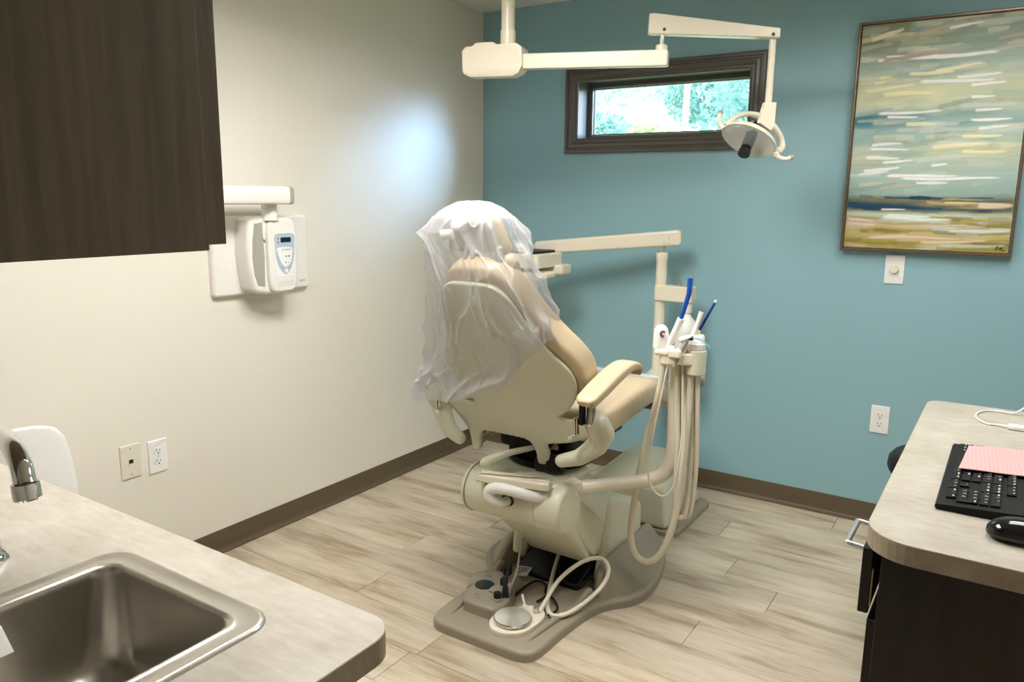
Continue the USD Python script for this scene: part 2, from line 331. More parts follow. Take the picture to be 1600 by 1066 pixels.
# ================================================================== the room
XR, YN, H = 3.9, -4.6, 2.44
def struct(name, mesh, m, parent='/World', label=None, smooth=35):
    return part(name, mesh, m, parent, label, smooth, kind='structure' if parent == '/World' else None)
fl = struct('floor', box(-.1, XR+.1, YN-.1, .16, -.12, -.006), SUBFLOOR, label='greige wood-look vinyl plank floor')
PW, PL = .178, 1.22
row = 0; y = 0.0
while y > -3.55:
    off = rnd.uniform(0, PL); x = -off
    while x < XR:
        a, b = max(x, 0.0), min(x+PL, XR)
        if b-a > .03:
            g = .0007
            part('plank', box(a+g, b-g, y-PW+g, y-g, -.007, 0.0, .0012), PLANK, fl, smooth=False)
        x += PL
    y -= PW
struct('ceiling', box(-.1, XR+.1, YN-.1, .16, H, H+.1), CEIL, label='plain white ceiling')
struct('wall_left', box(-.1, 0, YN-.1, .16, 0, H), WALL_L, label='long beige painted wall')
wb = m3.Manifold.cube((XR+.1, .16, H)).translate((0, 0, 0)) - m3.Manifold.cube((.905, 1, .305)).translate((.608, -.5, 1.738))
struct('wall_back', wb, WALL_B, label='teal painted accent wall with a narrow window')
struct('wall_right', box(XR, XR+.1, YN-.1, 0, 0, H), WALL_O, label='off-white wall')
struct('wall_front', box(0, XR, YN-.1, YN, 0, H), WALL_O, label='off-white wall')
# cove base: tall back, concave toe
cp = [(0, 0), (.021, 0), (.0245, .0015), (.0245, .0045), (.023, .006), (.012, .0085), (.006, .015), (.004, .03), (.004, .090), (.0025, .094), (0, .094)]
def cove(axis, L0, L1):
    P = np.array(cp)
    if axis == 'y': ring = lambda t: np.column_stack([P[:, 0], np.full(len(P), t), P[:, 1]])
    else: ring = lambda t: np.column_stack([np.full(len(P), t), -P[:, 0], P[:, 1]])
    v = np.vstack([ring(L0), ring(L1)]); n = len(P); f = []
    for i in range(n-1): f += [(i, i+1, n+i+1), (i, n+i+1, n+i)]
    tm = trimesh.Trimesh(v, np.array(f), process=False)
    return v, np.array(f) if axis == 'x' else np.array(f)[:, ::-1]
struct('baseboard_left', cove('y', -2.93, 0), BASE, label='brown vinyl cove base along the beige wall', smooth=50)
struct('baseboard_back', cove('x', 0, XR), BASE, label='brown vinyl cove base along the teal wall', smooth=50)

# window: casing, jambs, sash, glass
w = thing('window_1', 'narrow high window in a dark moulded frame', None, (1.06, 0, 1.89), kind='structure')
prof = [(0, 0), (0, .017), (.006, .022), (.017, .022), (.021, .015), (.027, .015), (.032, .021), (.045, .023), (.052, .018), (.058, .010), (.067, .010), (.071, .014), (.076, .012), (.076, 0)]
for m in rails(.537, 1.574, 1.673, 2.107, prof, 0): part('casing_rail', m, CASING, w, smooth=20)
for m in rails(.606, 1.515, 1.736, 2.045, [(0, 0), (0, .10), (.005, .10), (.005, 0)], .10): part('jamb', m, CASING, w, smooth=20)
sp = [(0, 0), (0, .022), (.018, .026), (.028, .026), (.031, .018), (.036, .016), (.036, 0)]
for m in rails(.611, 1.510, 1.741, 2.040, sp, .125): part('sash_rail', m, CASING, w, smooth=20)
part('bottom_stop', box(.612, 1.509, .082, .101, 1.741, 1.752, .002), CASING, w)
part('glass_pane', box(.645, 1.476, .112, .116, 1.775, 2.006), GLASS, w, smooth=False)

# ceiling lights: panels in deep frames
for cx, cy, lab in LAMPS:
    t = thing('ceiling_light', lab, 'light', (cx, cy, H))
    hx, hy, dp = .30, .60, .11
    for m in ((cx-hx-.02, cx-hx, cy-hy-.02, cy+hy+.02), (cx+hx, cx+hx+.02, cy-hy-.02, cy+hy+.02), (cx-hx, cx+hx, cy-hy-.02, cy-hy), (cx-hx, cx+hx, cy+hy, cy+hy+.02)):
        part('frame_rail', box(*m, H-dp-.01, H), LOUVRE, t)
    part('diffuser', box(cx-hx+.003, cx+hx-.003, cy-hy+.003, cy+hy-.003, H-.018, H-.014), PANELM if cx < 2 else PANELM2, t, smooth=False)

# ================================================================== left counter: cabinet, worktop, sink, faucet
def zplane(poly, z): return np.column_stack([poly, np.full(len(poly), z)])
t = thing('base_cabinet', 'dark wood-grain base cabinet under the sink counter', 'cabinet', (.9, -3.5, 0))
part('carcass', m3.Manifold.cube((1.85, 1.005, .734)).translate((.03, -3.98, .09))-m3.Manifold.cube((.42, .43, .3)).translate((1.395, -3.445, .66)), WENGE2, t)
part('toe_kick', box(.03, 1.82, -3.96, -3.0, 0, .09), BLACK, t)
for i in range(2):
    part('door', box(1.881, 1.900, -3.47+i*-.49, -2.985+i*-.49, .10, .82, .002), WENGE2, t)
ct = closed
def corner_poly(x0, x1, y0, y1, rs):               # counter-clockwise rectangle with a radius per corner (++ -+ -- +-)
    out = []
    for (cx, cy, sx, sy, a0), r in zip(((x1, y1, -1, -1, 0), (x0, y1, 1, -1, 90), (x0, y0, 1, 1, 180), (x1, y0, -1, 1, 270)), rs):
        if r <= 0: out.append((cx, cy)); continue
        for a in np.linspace(a0, a0+90, 10): out.append((cx+sx*r+r*math.cos(math.radians(a)), cy+sy*r+r*math.sin(math.radians(a))))
    return np.array(out)
SX0, SX1, SY0, SY1 = 1.412, 1.803, -3.43, -3.028
top = corner_poly(.003, 1.95, -4.0, -2.944, (.05, 0, 0, 0))
t = thing('countertop', 'grey-beige stone-look worktop with a cut-out holding the steel sink', 'countertop', (.97, -3.47, .826))
hole = rrect(SX0+.02, SX1-.02, SY0+.02, SY1-.02, .04)
part('worktop', move(extrude(top, .0375, [hole]), (0, 0, .8265)), LAM, t, smooth=25)
part('edge_band', move(extrude(np.array(Polygon(top).buffer(.0012, join_style=1).exterior.coords)[:-1], .0365, [top[::1]]), (0, 0, .8268)), LAMEDGE, t, smooth=25)

t = thing('sink', 'square stainless steel drop-in sink in the left counter', 'sink', (1.607, -3.23, .864))
rim = []
def R(i, r, z): return zplane(rrect(SX0+i, SX1-i, SY0+i, SY1-i, r, 9), z)
part('rim', loft([R(0, .045, .8642), R(.001, .045, .8670), R(.004, .043, .8695), (R(.008, .041, .8700)), R(.016, .036, .8672), R(.030, .03, .8668), R(.033, .03, .8690), R(.037, .03, .8690), R(.040, .03, .8668)], (False, False)), SINKM, t, smooth=40)
part('bowl', loft([R(.040, .030, .8668), R(.0425, .034, .864), R(.044, .036, .855), R(.050, .05, .76), R(.054, .055, .735), R(.062, .06, .718), R(.078, .06, .708), R(.10, .055, .705), R(.16, .03, .7035)], (False, True)), SINKM, t, smooth=50)
part('drain', lathe([(.0, .7040), (.020, .7042), (.026, .7052), (.040, .7056), (.044, .7046), (.045, .7035)], (1.607, -3.23, 0), cap=(False, False)), CHROME, t, smooth=40)

t = thing('faucet', 'curved chrome gooseneck faucet reaching over the sink', 'faucet', (1.28, -3.17, .864))
part('base', lathe([(.028, .8642), (.028, .868), (.024, .874), (.018, .884), (.0165, .90)], (1.28, -3.17, 0)), CHROME, t)
part('spout', tube([(1.28, -3.17, .89), (1.28, -3.17, 1.0), (1.300, -3.176, 1.055), (1.38, -3.197, 1.106), (1.48, -3.223, 1.128), (1.55, -3.241, 1.138), (1.605, -3.255, 1.137), (1.640, -3.264, 1.126), (1.656, -3.2685, 1.106)], .0125, 18, 10), CHROME, t, smooth=60)
part('aerator', lathe([(.0125, .022), (.0150, .020), (.0155, .017), (.0155, .002), (.0140, 0)], (1.659, -3.269, 1.090), (-.12, .0, 1)), CHROME, t)
part('lever', join(rod((1.28, -3.235, .8642), (1.28, -3.235, .905), .016, 20, .013, .002), tube([(1.28, -3.235, .905), (1.282, -3.245, .925), (1.29, -3.29, .945)], [.009, .007, .005], 10)), CHROME, t)

pp = np.array([(1.43, -3.262), (1.518, -3.258), (1.600, -3.279), (1.60, -3.30), (1.56, -3.40), (1.42, -3.40)])
solo('paper_sheet', warp(move(extrude(np.array(Polygon(pp).segmentize(.01).exterior.coords)[:-1], .0006), (0, 0, .8715)), lambda v: np.column_stack([v[:, 0], v[:, 1], v[:, 2]+np.maximum(0, v[:, 0]-1.5)*.03])), PAPER,
     'white sheet of paper lying over the left rim of the steel sink', 'paper')

# white shell chair behind the counter, turned to the beige wall
t = thing('shell_chair', 'white moulded chair with a rounded back behind the sink counter', 'chair', (.25, -2.755, 0))
ol = np.array([(-.165, .40), (-.182, .48), (-.186, .56), (-.178, .63), (-.163, .70), (-.145, .76), (-.115, .797), (-.07, .815), (0, .823), (.07, .815), (.115, .797), (.145, .76), (.163, .70), (.178, .63), (.186, .56), (.182, .48), (.165, .40)])[::-1]
part('backrest', warp(pillow(ol, .016, .015, 2, .3), lambda v: np.column_stack([.395-1.3*v[:, 0]**2+.10*(v[:, 1]-.6)+v[:, 2], -2.755+v[:, 0], v[:, 1]])), BRIGHT, t, smooth=50)
part('seat', warp(pillow(rrect(.035, .39, -.18, .18, .07), .016, .03, 2, .3), lambda v: np.column_stack([v[:, 0], -2.755+v[:, 1], .40+v[:, 2]+.5*v[:, 1]**2])), BRIGHT, t, smooth=50)
for sx in (.08, .33):
    for sy in (-1, 1): part('leg', rod((sx, -2.755+sy*.10, .405), (sx+(.02 if sx > .2 else -.01), -2.755+sy*.15, 0), .014, 12, .010), CHROME, t)

# upper cabinet
t = thing('upper_cabinet', 'dark wood-grain wall cabinet hanging above the sink counter', 'cabinet', (1.43, -3.4, 1.37))
part('carcass', box(1.25, 1.598, -3.95, -2.955, 1.378, H-.002, .001), WENGE, t)
part('filler_strip', box(1.582, 1.602, -2.968, -2.930, 1.374, H-.002, .001), WENGE, t)
part('side_panel', box(1.25, 1.582, -2.955, -2.934, 1.374, H-.002, .001), WENGE, t)
part('door', box(1.601, 1.620, -3.455, -2.973, 1.367, 2.41, .0012), WENGE, t)
part('door', box(1.601, 1.620, -3.945, -3.459, 1.367, 2.41, .0012), WENGE, t)

# ================================================================== right desk
DX, DY0, DY1 = 2.433, -2.262, -1.115
t = thing('desk', 'dark wood desk with drawers under a rounded worktop at right', 'desk', (2.85, -1.7, 0))
part('end_panel', box(2.462, 3.22, -2.205, -2.185, 0, .824, .001), WENGE2, t)
part('drawer_carcass', box(2.466, 3.20, -2.184, -1.72, .0, .822, .001), WENGE2, t)
part('far_panel', box(2.75, 3.22, -1.16, -1.14, 0, .824, .001), WENGE2, t)
part('back_panel', box(3.20, 3.22, -2.184, -1.161, 0, .824, .001), WENGE2, t)
d = part('drawer', box(2.428, 2.446, -2.190, -1.73, .682, .812, .0012), WENGE2, t)
part('handle', tube([(2.428, -2.165, .800), (2.398, -2.165, .803), (2.396, -2.150, .803), (2.396, -2.06, .803), (2.398, -2.045, .803), (2.428, -2.045, .800)], .0055, 12, 4), SILVER, d)
part('door', box(2.446, 2.464, -2.190, -1.73, .05, .672, .0012), WENGE2, t)
part('hinge', box(2.4475, 2.4500, -2.196, -2.186, .70, .775), BRASS, t)
top = corner_poly(DX, 3.25, DY0, DY1, (0, .045, .085, 0))
part('worktop', move(extrude(top, .0375), (0, 0, .8265)), LAM, t, smooth=25)
part('edge_band', move(extrude(np.array(Polygon(top).buffer(.0012, join_style=1).exterior.coords)[:-1], .0365, [top]), (0, 0, .8268)), LAMEDGE, t, smooth=25)

# stool tucked at the desk
t = thing('stool', 'round black stool seat tucked in at the desk beside the teal wall', 'stool', (2.50, -1.03, 0))
part('seat', lathe([(.0, .60), (.15, .60), (.168, .608), (.175, .625), (.172, .65), (.16, .664), (.12, .672), (0, .675)], (2.505, -1.03, 0), cap=(False, False)), BLACK, t)
part('column', rod((2.505, -1.03, .08), (2.505, -1.03, .60), .025), CHROME, t)
for k in range(5):
    a = k*2*PI/5+.3; p = np.array([math.cos(a), math.sin(a)])
    l = part('leg', hull_balls([(2.505, -1.03, .10, .022), (2.505+.12*p[0], -1.03+.12*p[1], .075, .014)]), BLACK, t)
    part('caster', join(rod((2.505+.12*p[0]-.012*p[1], -1.03+.12*p[1]+.012*p[0], .028), (2.505+.12*p[0]+.012*p[1], -1.03+.12*p[1]-.012*p[0], .028), .028, 16), rod((2.505+.12*p[0], -1.03+.12*p[1], .03), (2.505+.12*p[0], -1.03+.12*p[1], .075), .006, 8)), BLACK, l)

# keyboard: long side along y, user on the -x side
KX0, KX1, KY0, KY1, KZ = 2.528, 2.690, -2.052, -1.604, .8645
t = thing('keyboard', 'black full-size computer keyboard on the right desk', 'keyboard', ((KX0+KX1)/2, (KY0+KY1)/2, KZ))
body = m3.Manifold.hull_points(np.array([(x, y, z) for (x, z) in ((KX0+.004, KZ), (KX0, KZ+.006), (KX0+.003, KZ+.011), (KX1-.003, KZ+.021), (KX1, KZ+.017), (KX1-.004, KZ)) for y in (KY0, KY1)]))
part('body', body, BLACKKEY, t, smooth=False)
U = .0186
legends = []
def kz(x): return KZ+.0112+(x-KX0)*.0605
def key(rw, u0, wd, leg='', tall=1):
    xa = KX0+.016+rw*U+(.006 if rw == 5 else 0); xb = xa+U*tall-.0022
    ya = KY1-.010-u0*U; yb = ya-wd*U+.0022
    z = kz(xa); z2 = kz(xb); h = .0045; c = .0016
    v = np.array([(xa, ya, z-.003), (xb, ya, z2-.003), (xb, yb, z2-.003), (xa, yb, z-.003), (xa, ya, z+h-.001), (xb, ya, z2+h-.001), (xb, yb, z2+h-.001), (xa, yb, z+h-.001),
                  (xa+c, ya-c, z+h), (xb-c, ya-c, z2+h), (xb-c, yb+c, z2+h), (xa+c, yb+c, z+h)])
    part('key', m3.Manifold.hull_points(v), BLACKKEY, t, smooth=False)
    if leg:
        hh = .0054 if len(leg) <= 2 else .0034
        n = np.array([-.06, 0, 1.0]); n /= np.linalg.norm(n)
        xx = np.array([0, -1.0, 0]); yy = np.cross(n, xx)
        o = np.array([xb-.0028-hh, ya-.003, kz(xb-.0028-hh)+h+.00025])
        legends.append(text(leg, hh, o, xx, yy, .0002, True))
def rowk(rw, u, items):
    for it in items:
        leg, wd = (it, 1) if isinstance(it, str) else it
        key(rw, u, wd, leg); u += wd
rowk(0, 0, [('Ctrl', 1.25), ('Win', 1.25), ('Alt', 1.25), ('', 6.25), ('Alt', 1.25), ('Fn', 1.25), ('Menu', 1.25), ('Ctrl', 1.25)]); rowk(0, 15.25, ['<', 'v', '>']); rowk(0, 18.5, [('0 Ins', 2), '. Del'])
rowk(1, 0, [('Shift', 2.25)]+list('ZXCVBNM,./')+[('Shift', 2.75)]); rowk(1, 16.25, ['^']); rowk(1, 18.5, ['1', '2', '3'])
rowk(2, 0, [('Caps', 1.75)]+list("ASDFGHJKL;'")+[('Enter', 2.25)]); rowk(2, 18.5, ['4', '5', '6'])
rowk(3, 0, [('Tab', 1.5)]+list('QWERTYUIOP[]')+[('\\', 1.5)]); rowk(3, 15.25, ['Del', 'End', 'PgDn']); rowk(3, 18.5, ['7', '8', '9'])
rowk(4, 0, list('`1234567890-=')+[('Back', 2)]); rowk(4, 15.25, ['Ins', 'Home', 'PgUp']); rowk(4, 18.5, ['Num', '/', '*', '-'])
rowk(5, 0, ['Esc']); rowk(5, 2, ['F1', 'F2', 'F3', 'F4']); rowk(5, 6.5, ['F5', 'F6', 'F7', 'F8']); rowk(5, 11, ['F9', 'F10', 'F11', 'F12']); rowk(5, 15.25, ['Prt', 'Scr', 'Brk'])
key(1, 21.5, 1, 'Enter', 2); key(3, 21.5, 1, '+', 1); key(2, 21.5, 1, '')
part('key_legends', join(*legends), LEGEND, t, smooth=False, kind='stuff')

# mouse
def mousebody(v):
    return v
ms = trimesh.creation.icosphere(4, 1.0); mv = np.array(ms.vertices)
mv = np.column_stack([np.sign(mv[:, 0])*np.abs(mv[:, 0])**.85*.056, np.sign(mv[:, 1])*np.abs(mv[:, 1])**.8*.034, np.where(mv[:, 2] > 0, mv[:, 2]**1.0*.030, mv[:, 2]*.010)])
mv[:, 2] -= .004*np.maximum(0, mv[:, 0]/.056)
ang = .12; ca, sa = math.cos(ang), math.sin(ang)
mv = np.column_stack([mv[:, 0]*ca-mv[:, 1]*sa, mv[:, 0]*sa+mv[:, 1]*ca, mv[:, 2]])+np.array([2.671, -2.128, .8745])
t = thing('computer_mouse', 'glossy black computer mouse in front of the keyboard', 'mouse', (2.671, -2.128, .8645))
part('body', (mv, np.array(ms.faces)), GLOSSB, t, smooth=True)
part('scroll_wheel', rod((2.700, -2.128, .8985), (2.700, -2.120, .8985), .007, 16), RUBBER, t)

# pink ruled sheets on the keyboard
g = 24
P0, P1, P2, P3 = map(np.array, ((2.562, -1.637), (2.553, -1.838), (2.712, -1.822), (2.712, -1.618)))
uu, vv = np.meshgrid(np.linspace(0, 1, g), np.linspace(0, 1, g), indexing='ij')
XY = (P0[None, None]*(1-uu)[..., None]*(1-vv)[..., None]+P1*(1-uu)[..., None]*vv[..., None]+P2*uu[..., None]*vv[..., None]+P3*uu[..., None]*(1-vv)[..., None])
Zs = kz(XY[..., 0])+.0078+.010*np.clip(vv-.55, 0, 1)**2*np.clip(.45-uu, 0, 1)*4+.001*np.sin(uu*5)
i, j = np.meshgrid(np.arange(g-1), np.arange(g-1), indexing='ij'); q = np.stack([i*g+j, i*g+j+1, (i+1)*g+j+1, (i+1)*g+j], -1).reshape(-1, 4)
S = np.dstack([XY, Zs]).reshape(-1, 3); ff = np.vstack([q[:, [0, 1, 2]], q[:, [0, 2, 3]]])
bd = [k for k in range(g)]+[k*g+g-1 for k in range(1, g)]+[(g-1)*g+k for k in range(g-2, -1, -1)]+[k*g for k in range(g-2, 0, -1)]
nb = g*g; side = []
for a, b in zip(bd, bd[1:]+bd[:1]): side += [(a, b, b+nb), (a, b+nb, a+nb)]
tm = trimesh.Trimesh(np.vstack([S, S-[0, 0, .0012]]), np.vstack([ff, ff[:, ::-1]+nb, np.array(side)]), process=False); tm.fix_normals()
solo('note_paper', tm, PINK, 'pink ruled note paper lying on the keyboard', 'paper')

# white cable with plug
t = thing('charger_cable', 'white cable looping on the desk beside the keyboard', 'cable', (2.6, -1.24, .864))
part('cord', tube([(2.76, -1.02, 1.0), (2.70, -1.12, .915), (2.655, -1.170, .873), (2.62, -1.165, .8675), (2.583, -1.175, .867), (2.562, -1.225, .867), (2.566, -1.285, .867), (2.590, -1.325, .867), (2.615, -1.325, .868), (2.636, -1.335, .870)], .0026, 8, 8), BRIGHT, t)
part('plug', rbox(2.636, 2.70, -1.348, -1.322, .8645, .8765, .004), BRIGHT, t)

# ================================================================== wall plates
def plate(o, x, y, n, w=.0767, h=.1252, r=.003):    # plate lying on a wall: o = lower left corner, x across, y up, n out
    return xf(slab(rrect(0, w, 0, h, r, 4), 0, .006, .0035), frame(o, x, y, n))
def outlet(name, label, o, x, n, kind):
    x, n = np.array(x, float), np.array(n, float); y = np.array([0, 0, 1.0]); o = np.array(o, float)
    c = {'outlet': 'outlet', 'jack': 'data jack', 'dimmer': 'switch'}[kind]
    t = thing(name, label, c, o)
    def T(u, v, d): return frame(o+x*u+y*v+n*d, x, y, n)
    part('cover_plate', plate(o, x, y, n), IVORY if kind == 'jack' else BRIGHT, t)
    if kind == 'outlet':
        for v in (.0427, .0825):
            c = [(.0172*math.cos(a), max(-.0142, min(.0142, .0172*math.sin(a)))) for a in np.linspace(0, 2*PI, 40, endpoint=False)]
            s = part('receptacle', xf(slab(np.array(c), 0, .0022, .0008), T(.0383, v, .0055)), BRIGHT, t)
            for u, hh in ((-.0063, .0082), (.0063, .0066)):
                part('slot', xf(box(u-.0012, u+.0012, .001-.0+.0, .001+hh, 0, .0004), T(.0383, v-.001, .0076)), SIGN, s)
            part('ground_hole', xf(slab(rrect(-.0028, .0028, -.0095, -.0045, .0024, 4), 0, .0004, .0001), T(.0383, v, .0076)), SIGN, s)
        part('screw', xf(lathe([(.003, 0), (.003, .0008), (.0015, .0013)], n=12), T(.0383, .0626, .0056)), SILVER, t)
    elif kind == 'jack':
        part('port', xf(box(-.008, .008, -.007, .0075, 0, .0006), T(.0383, .0626, .0058)), SIGN, t)
        part('port_surround', xf(extrude(np.array([(-.011, -.0115), (.011, -.0115), (.011, .0105), (-.011, .0105)]), .0014, [np.array([(-.008, -.007), (.008, -.007), (.008, .0075), (-.008, .0075)])]), T(.0383, .0626, .0058)), IVORY, t)
        for v in (.014, .111): part('screw', xf(join(lathe([(.0035, 0), (.0035, .0007), (.002, .0012)], n=12)), T(.0383, v, .0056)), SILVER, t)
    else:
        part('dimmer_knob', xf(lathe([(.0185, 0), (.0182, .004), (.0165, .013), (.0145, .0155), (0, .016)], n=32, cap=(True, False)), T(.0383, .0626, .0055)), IVORY, t)
outlet('wall_outlet', 'white duplex outlet low on the beige wall', (0, -2.134, .419), (0, 1, 0), (1, 0, 0), 'outlet')
outlet('data_jack', 'almond data jack plate left of the outlet on the beige wall', (0, -2.240, .428), (0, 1, 0), (1, 0, 0), 'jack')
outlet('wall_outlet', 'white duplex outlet on the teal wall beside the desk', (2.135, 0, .425), (1, 0, 0), (0, -1, 0), 'outlet')
outlet('dimmer_switch', 'white plate with a round dimmer knob below the painting', (2.133, 0, 1.095), (1, 0, 0), (0, -1, 0), 'dimmer')

# ================================================================== x-ray control on the beige wall
t = thing('x_ray_control', 'white wall-mounted x-ray control box with keypad and arm', 'x-ray unit', (0, -1.59, 1.2))
YZ = frame((0, 0, 0), (0, 1, 0), (0, 0, 1), (1, 0, 0))      # outline (y, z), height along x
part('back_plate', xf(slab(rrect(-1.828, -1.345, 1.048, 1.362, .018, 6), 0, .026, .012, 0, 5), YZ), WHITE, t, smooth=50)
bo = closed([(-1.713, 1.33), (-1.724, 1.22), (-1.712, 1.11), (-1.690, 1.062), (-1.60, 1.047), (-1.515, 1.056), (-1.497, 1.09), (-1.492, 1.20), (-1.495, 1.31), (-1.515, 1.352), (-1.60, 1.362), (-1.690, 1.355)], 6)
part('housing', xf(slab(bo, .02, .108, .02, 0, 6), YZ), WHITE, t, smooth=50)
def superellipse(cx, cy, a, b, n, k=64): return np.array([(cx+a*np.sign(math.cos(t))*abs(math.cos(t))**(2/n), cy+b*np.sign(math.sin(t))*abs(math.sin(t))**(2/n)) for t in np.linspace(0, 2*PI, k, endpoint=False)])
co = superellipse(-1.570, 1.206, .072, .149, 5)
fc = slab(co, .09, .128, .010, 0, 5)
part('front_cover', xf(fc, YZ), WHITE, t, smooth=50)
part('side_recess', xf(slab(np.array([(-1.686, 1.090), (-1.652, 1.082), (-1.647, 1.20), (-1.652, 1.338), (-1.690, 1.332), (-1.702, 1.27), (-1.706, 1.20), (-1.700, 1.135)]), .10, .1095, .002), YZ), GREYP, t, smooth=50)
kp = part('keypad', xf(slab(rrect(-1.614, -1.511, 1.118, 1.294, .004), .12, .1295, .001), YZ), BRIGHT, t)
sh = closed([(-1.610, 1.288), (-1.562, 1.293), (-1.515, 1.288), (-1.513, 1.245), (-1.517, 1.20), (-1.532, 1.155), (-1.562, 1.128), (-1.593, 1.155), (-1.608, 1.20), (-1.611, 1.245)], 5)
part('label_field', xf(slab(sh, .1292, .1298, .0002), YZ), BLUEGREY, kp)
part('label_field', xf(slab(closed([(-1.60, 1.236), (-1.53, 1.236), (-1.527, 1.21), (-1.535, 1.178), (-1.562, 1.158), (-1.585, 1.178), (-1.598, 1.21)], 5), .1297, .1301, .0001), YZ), BRIGHT, kp)
part('display', xf(slab(rrect(-1.583, -1.531, 1.257, 1.277, .002), .1297, .1306, .0004), YZ), GREEN_LCD, t)
for yy, zz, r in ((-1.591, 1.227, .0065), (-1.588, 1.200, .0065), (-1.578, 1.177, .0065), (-1.578, 1.157, .004), (-1.560, 1.143, .0085), (-1.541, 1.158, .003)):
    part('button', lathe([(r, 0), (r, .0008), (r*.85, .0013), (0, .0013)], (.1299, yy, zz), (1, 0, 0), 20, (True, False)), BRIGHT if r > .005 else GREYP, kp)
mk = [xf(box(a, b, c, d, .1299, .1303), YZ) for a, b, c, d in ((-1.598, -1.592, 1.270, 1.275), (-1.598, -1.592, 1.256, 1.261), (-1.560, -1.554, 1.198, 1.204), (-1.546, -1.540, 1.198, 1.204), (-1.562, -1.559, 1.172, 1.181), (-1.549, -1.547, 1.173, 1.179))]
mk += [xf(box(-1.575+i*.0105, -1.572+i*.0105, 1.224, 1.231, .1299, .1302), YZ) for i in range(5)]
part('keypad_print', join(*mk), INK, kp, kind='stuff')
for zz in (1.082, 1.090, 1.098): part('groove', xf(box(-1.60, -1.52, zz, zz+.0012, .1278, .1283), YZ), GREYP, t)
part('indicator', lathe([(.004, 0), (.004, .002), (0, .003)], (.06, -1.545, 1.362), (0, 0, 1), 12, (True, False)), REDM, t)
part('maker_mark', join(*[xf(box(-1.402+i*.0065, -1.398+i*.0065, 1.078, 1.086, .026, .0263), YZ) for i in range(5)]), GREYP, t)
ar = part('arm', xf(slab(closed([(.036, -.022), (.036, .022), (.024, .034), (-.024, .034), (-.036, .022), (-.036, -.022), (-.024, -.034), (.024, -.034)], 4), 0, .74, .003), frame((.14, -1.565, 1.443), (1, 0, 0), (0, 0, 1), (0, -1, 0))), WHITE, t, smooth=50)
part('end_cap', xf(slab(closed([(.036, -.022), (.036, .022), (.024, .034), (-.024, .034), (-.036, .022), (-.036, -.022), (-.024, -.034), (.024, -.034)], 4), 0, .026, .010), frame((.14, -1.565, 1.443), (-1, 0, 0), (0, 0, 1), (0, 1, 0))), GREYP, ar, smooth=50)
part('pivot', lathe([(.034, 1.345), (.030, 1.385), (.027, 1.388), (.027, 1.392), (.030, 1.395), (.030, 1.412), (.022, 1.425)], (.105, -1.612, 0)), WHITE, t)
part('pivot_neck', hull_balls([(.07, -1.612, 1.340, .02), (.098, -1.612, 1.340, .02)]), WHITE, t)

# ================================================================== painting
PX0, PX1, PZ0, PZ1 = 1.951, 2.587, 1.234, 2.174
t = thing('painting', 'abstract seascape painting in a thin bronze frame on the teal wall', 'painting', ((PX0+PX1)/2, 0, PZ0))
for m in rails(PX0, PX1, PZ0, PZ1, [(0, 0), (0, .042), (.003, .045), (.009, .045), (.011, .040), (.011, 0)], -.001): part('frame_rail', m, BRONZE, t, smooth=20)
nx, nz = 300, 440
uu, vv = np.meshgrid(np.linspace(0, 1, nx), np.linspace(0, 1, nz), indexing='ij')       # u to the right, v up
def N(sx, sy, seed, o=4): return meshkit.fbm(np.dstack([uu*sx, vv*sy, np.full_like(uu, .37)]), o, seed)
def C8(*c): return np.array(lin(*c))
stops = [(0, (158, 150, 72)), (.05, (176, 166, 90)), (.09, (205, 190, 150)), (.13, (150, 140, 78)), (.155, (196, 208, 196)), (.175, (150, 150, 100)), (.19, (24, 78, 104)), (.205, (16, 66, 96)), (.222, (110, 118, 88)), (.25, (150, 176, 168)), (.33, (168, 192, 184)), (.42, (186, 200, 176)), (.5, (158, 188, 184)), (.56, (150, 182, 180)), (.62, (190, 202, 178)), (.72, (196, 205, 172)), (.8, (172, 188, 172)), (.9, (150, 164, 142)), (1, (140, 146, 116))]
vd = np.clip(vv+.05*(N(3, 7, 1)-.5)+.015*(N(14, 60, 2)-.5), 0, 1)
sv = np.array([s[0] for s in stops]); sc = np.array([C8(*s[1]) for s in stops])
col = np.stack([np.interp(vd, sv, sc[:, k]) for k in range(3)], -1)
hgt = np.zeros_like(uu)
def blend(c, a, h=0.0):
    global col, hgt
    a = np.clip(a, 0, 1)[..., None]; col = col*(1-a)+C8(*c)*a; hgt = np.maximum(hgt, a[..., 0]*h)
def patch(c, u, v, su, sv_, amt, seed):
    d = ((uu-u)/su)**2+((vv-v)/sv_)**2
    blend(c, amt*np.exp(-d**1.5)*np.clip(N(6, 26, seed)*3.2-.85, 0, 1))
patch((120, 118, 70), .12, .93, .22, .06, 1.0, 3); patch((128, 150, 140), .7, .93, .4, .06, .8, 4); patch((150, 140, 120), .33, .855, .26, .022, 1.0, 5)
patch((58, 118, 138), .10, .585, .32, .04, 1.0, 6); patch((70, 130, 142), .5, .60, .35, .02, .7, 7); patch((225, 222, 180), .72, .47, .3, .05, .9, 8); patch((226, 222, 176), .3, .68, .3, .05, .8, 9)
patch((112, 102, 62), .28, .225, .2, .018, 1.0, 10); patch((196, 178, 120), .75, .20, .3, .012, .8, 11); patch((14, 58, 92), .25, .185, .45, .014, 1.2, 12); patch((16, 66, 98), .85, .178, .15, .010, 1.0, 13)
patch((208, 182, 158), .10, .115, .16, .018, 1.1, 14); patch((206, 182, 150), .55, .055, .4, .016, 1.0, 15); patch((214, 196, 176), .78, .115, .12, .012, .9, 16); patch((142, 132, 50), .5, .02, .8, .02, .9, 17); patch((206, 222, 216), .5, .135, .35, .014, 1.0, 18); patch((200, 216, 212), .75, .095, .3, .010, .8, 19)
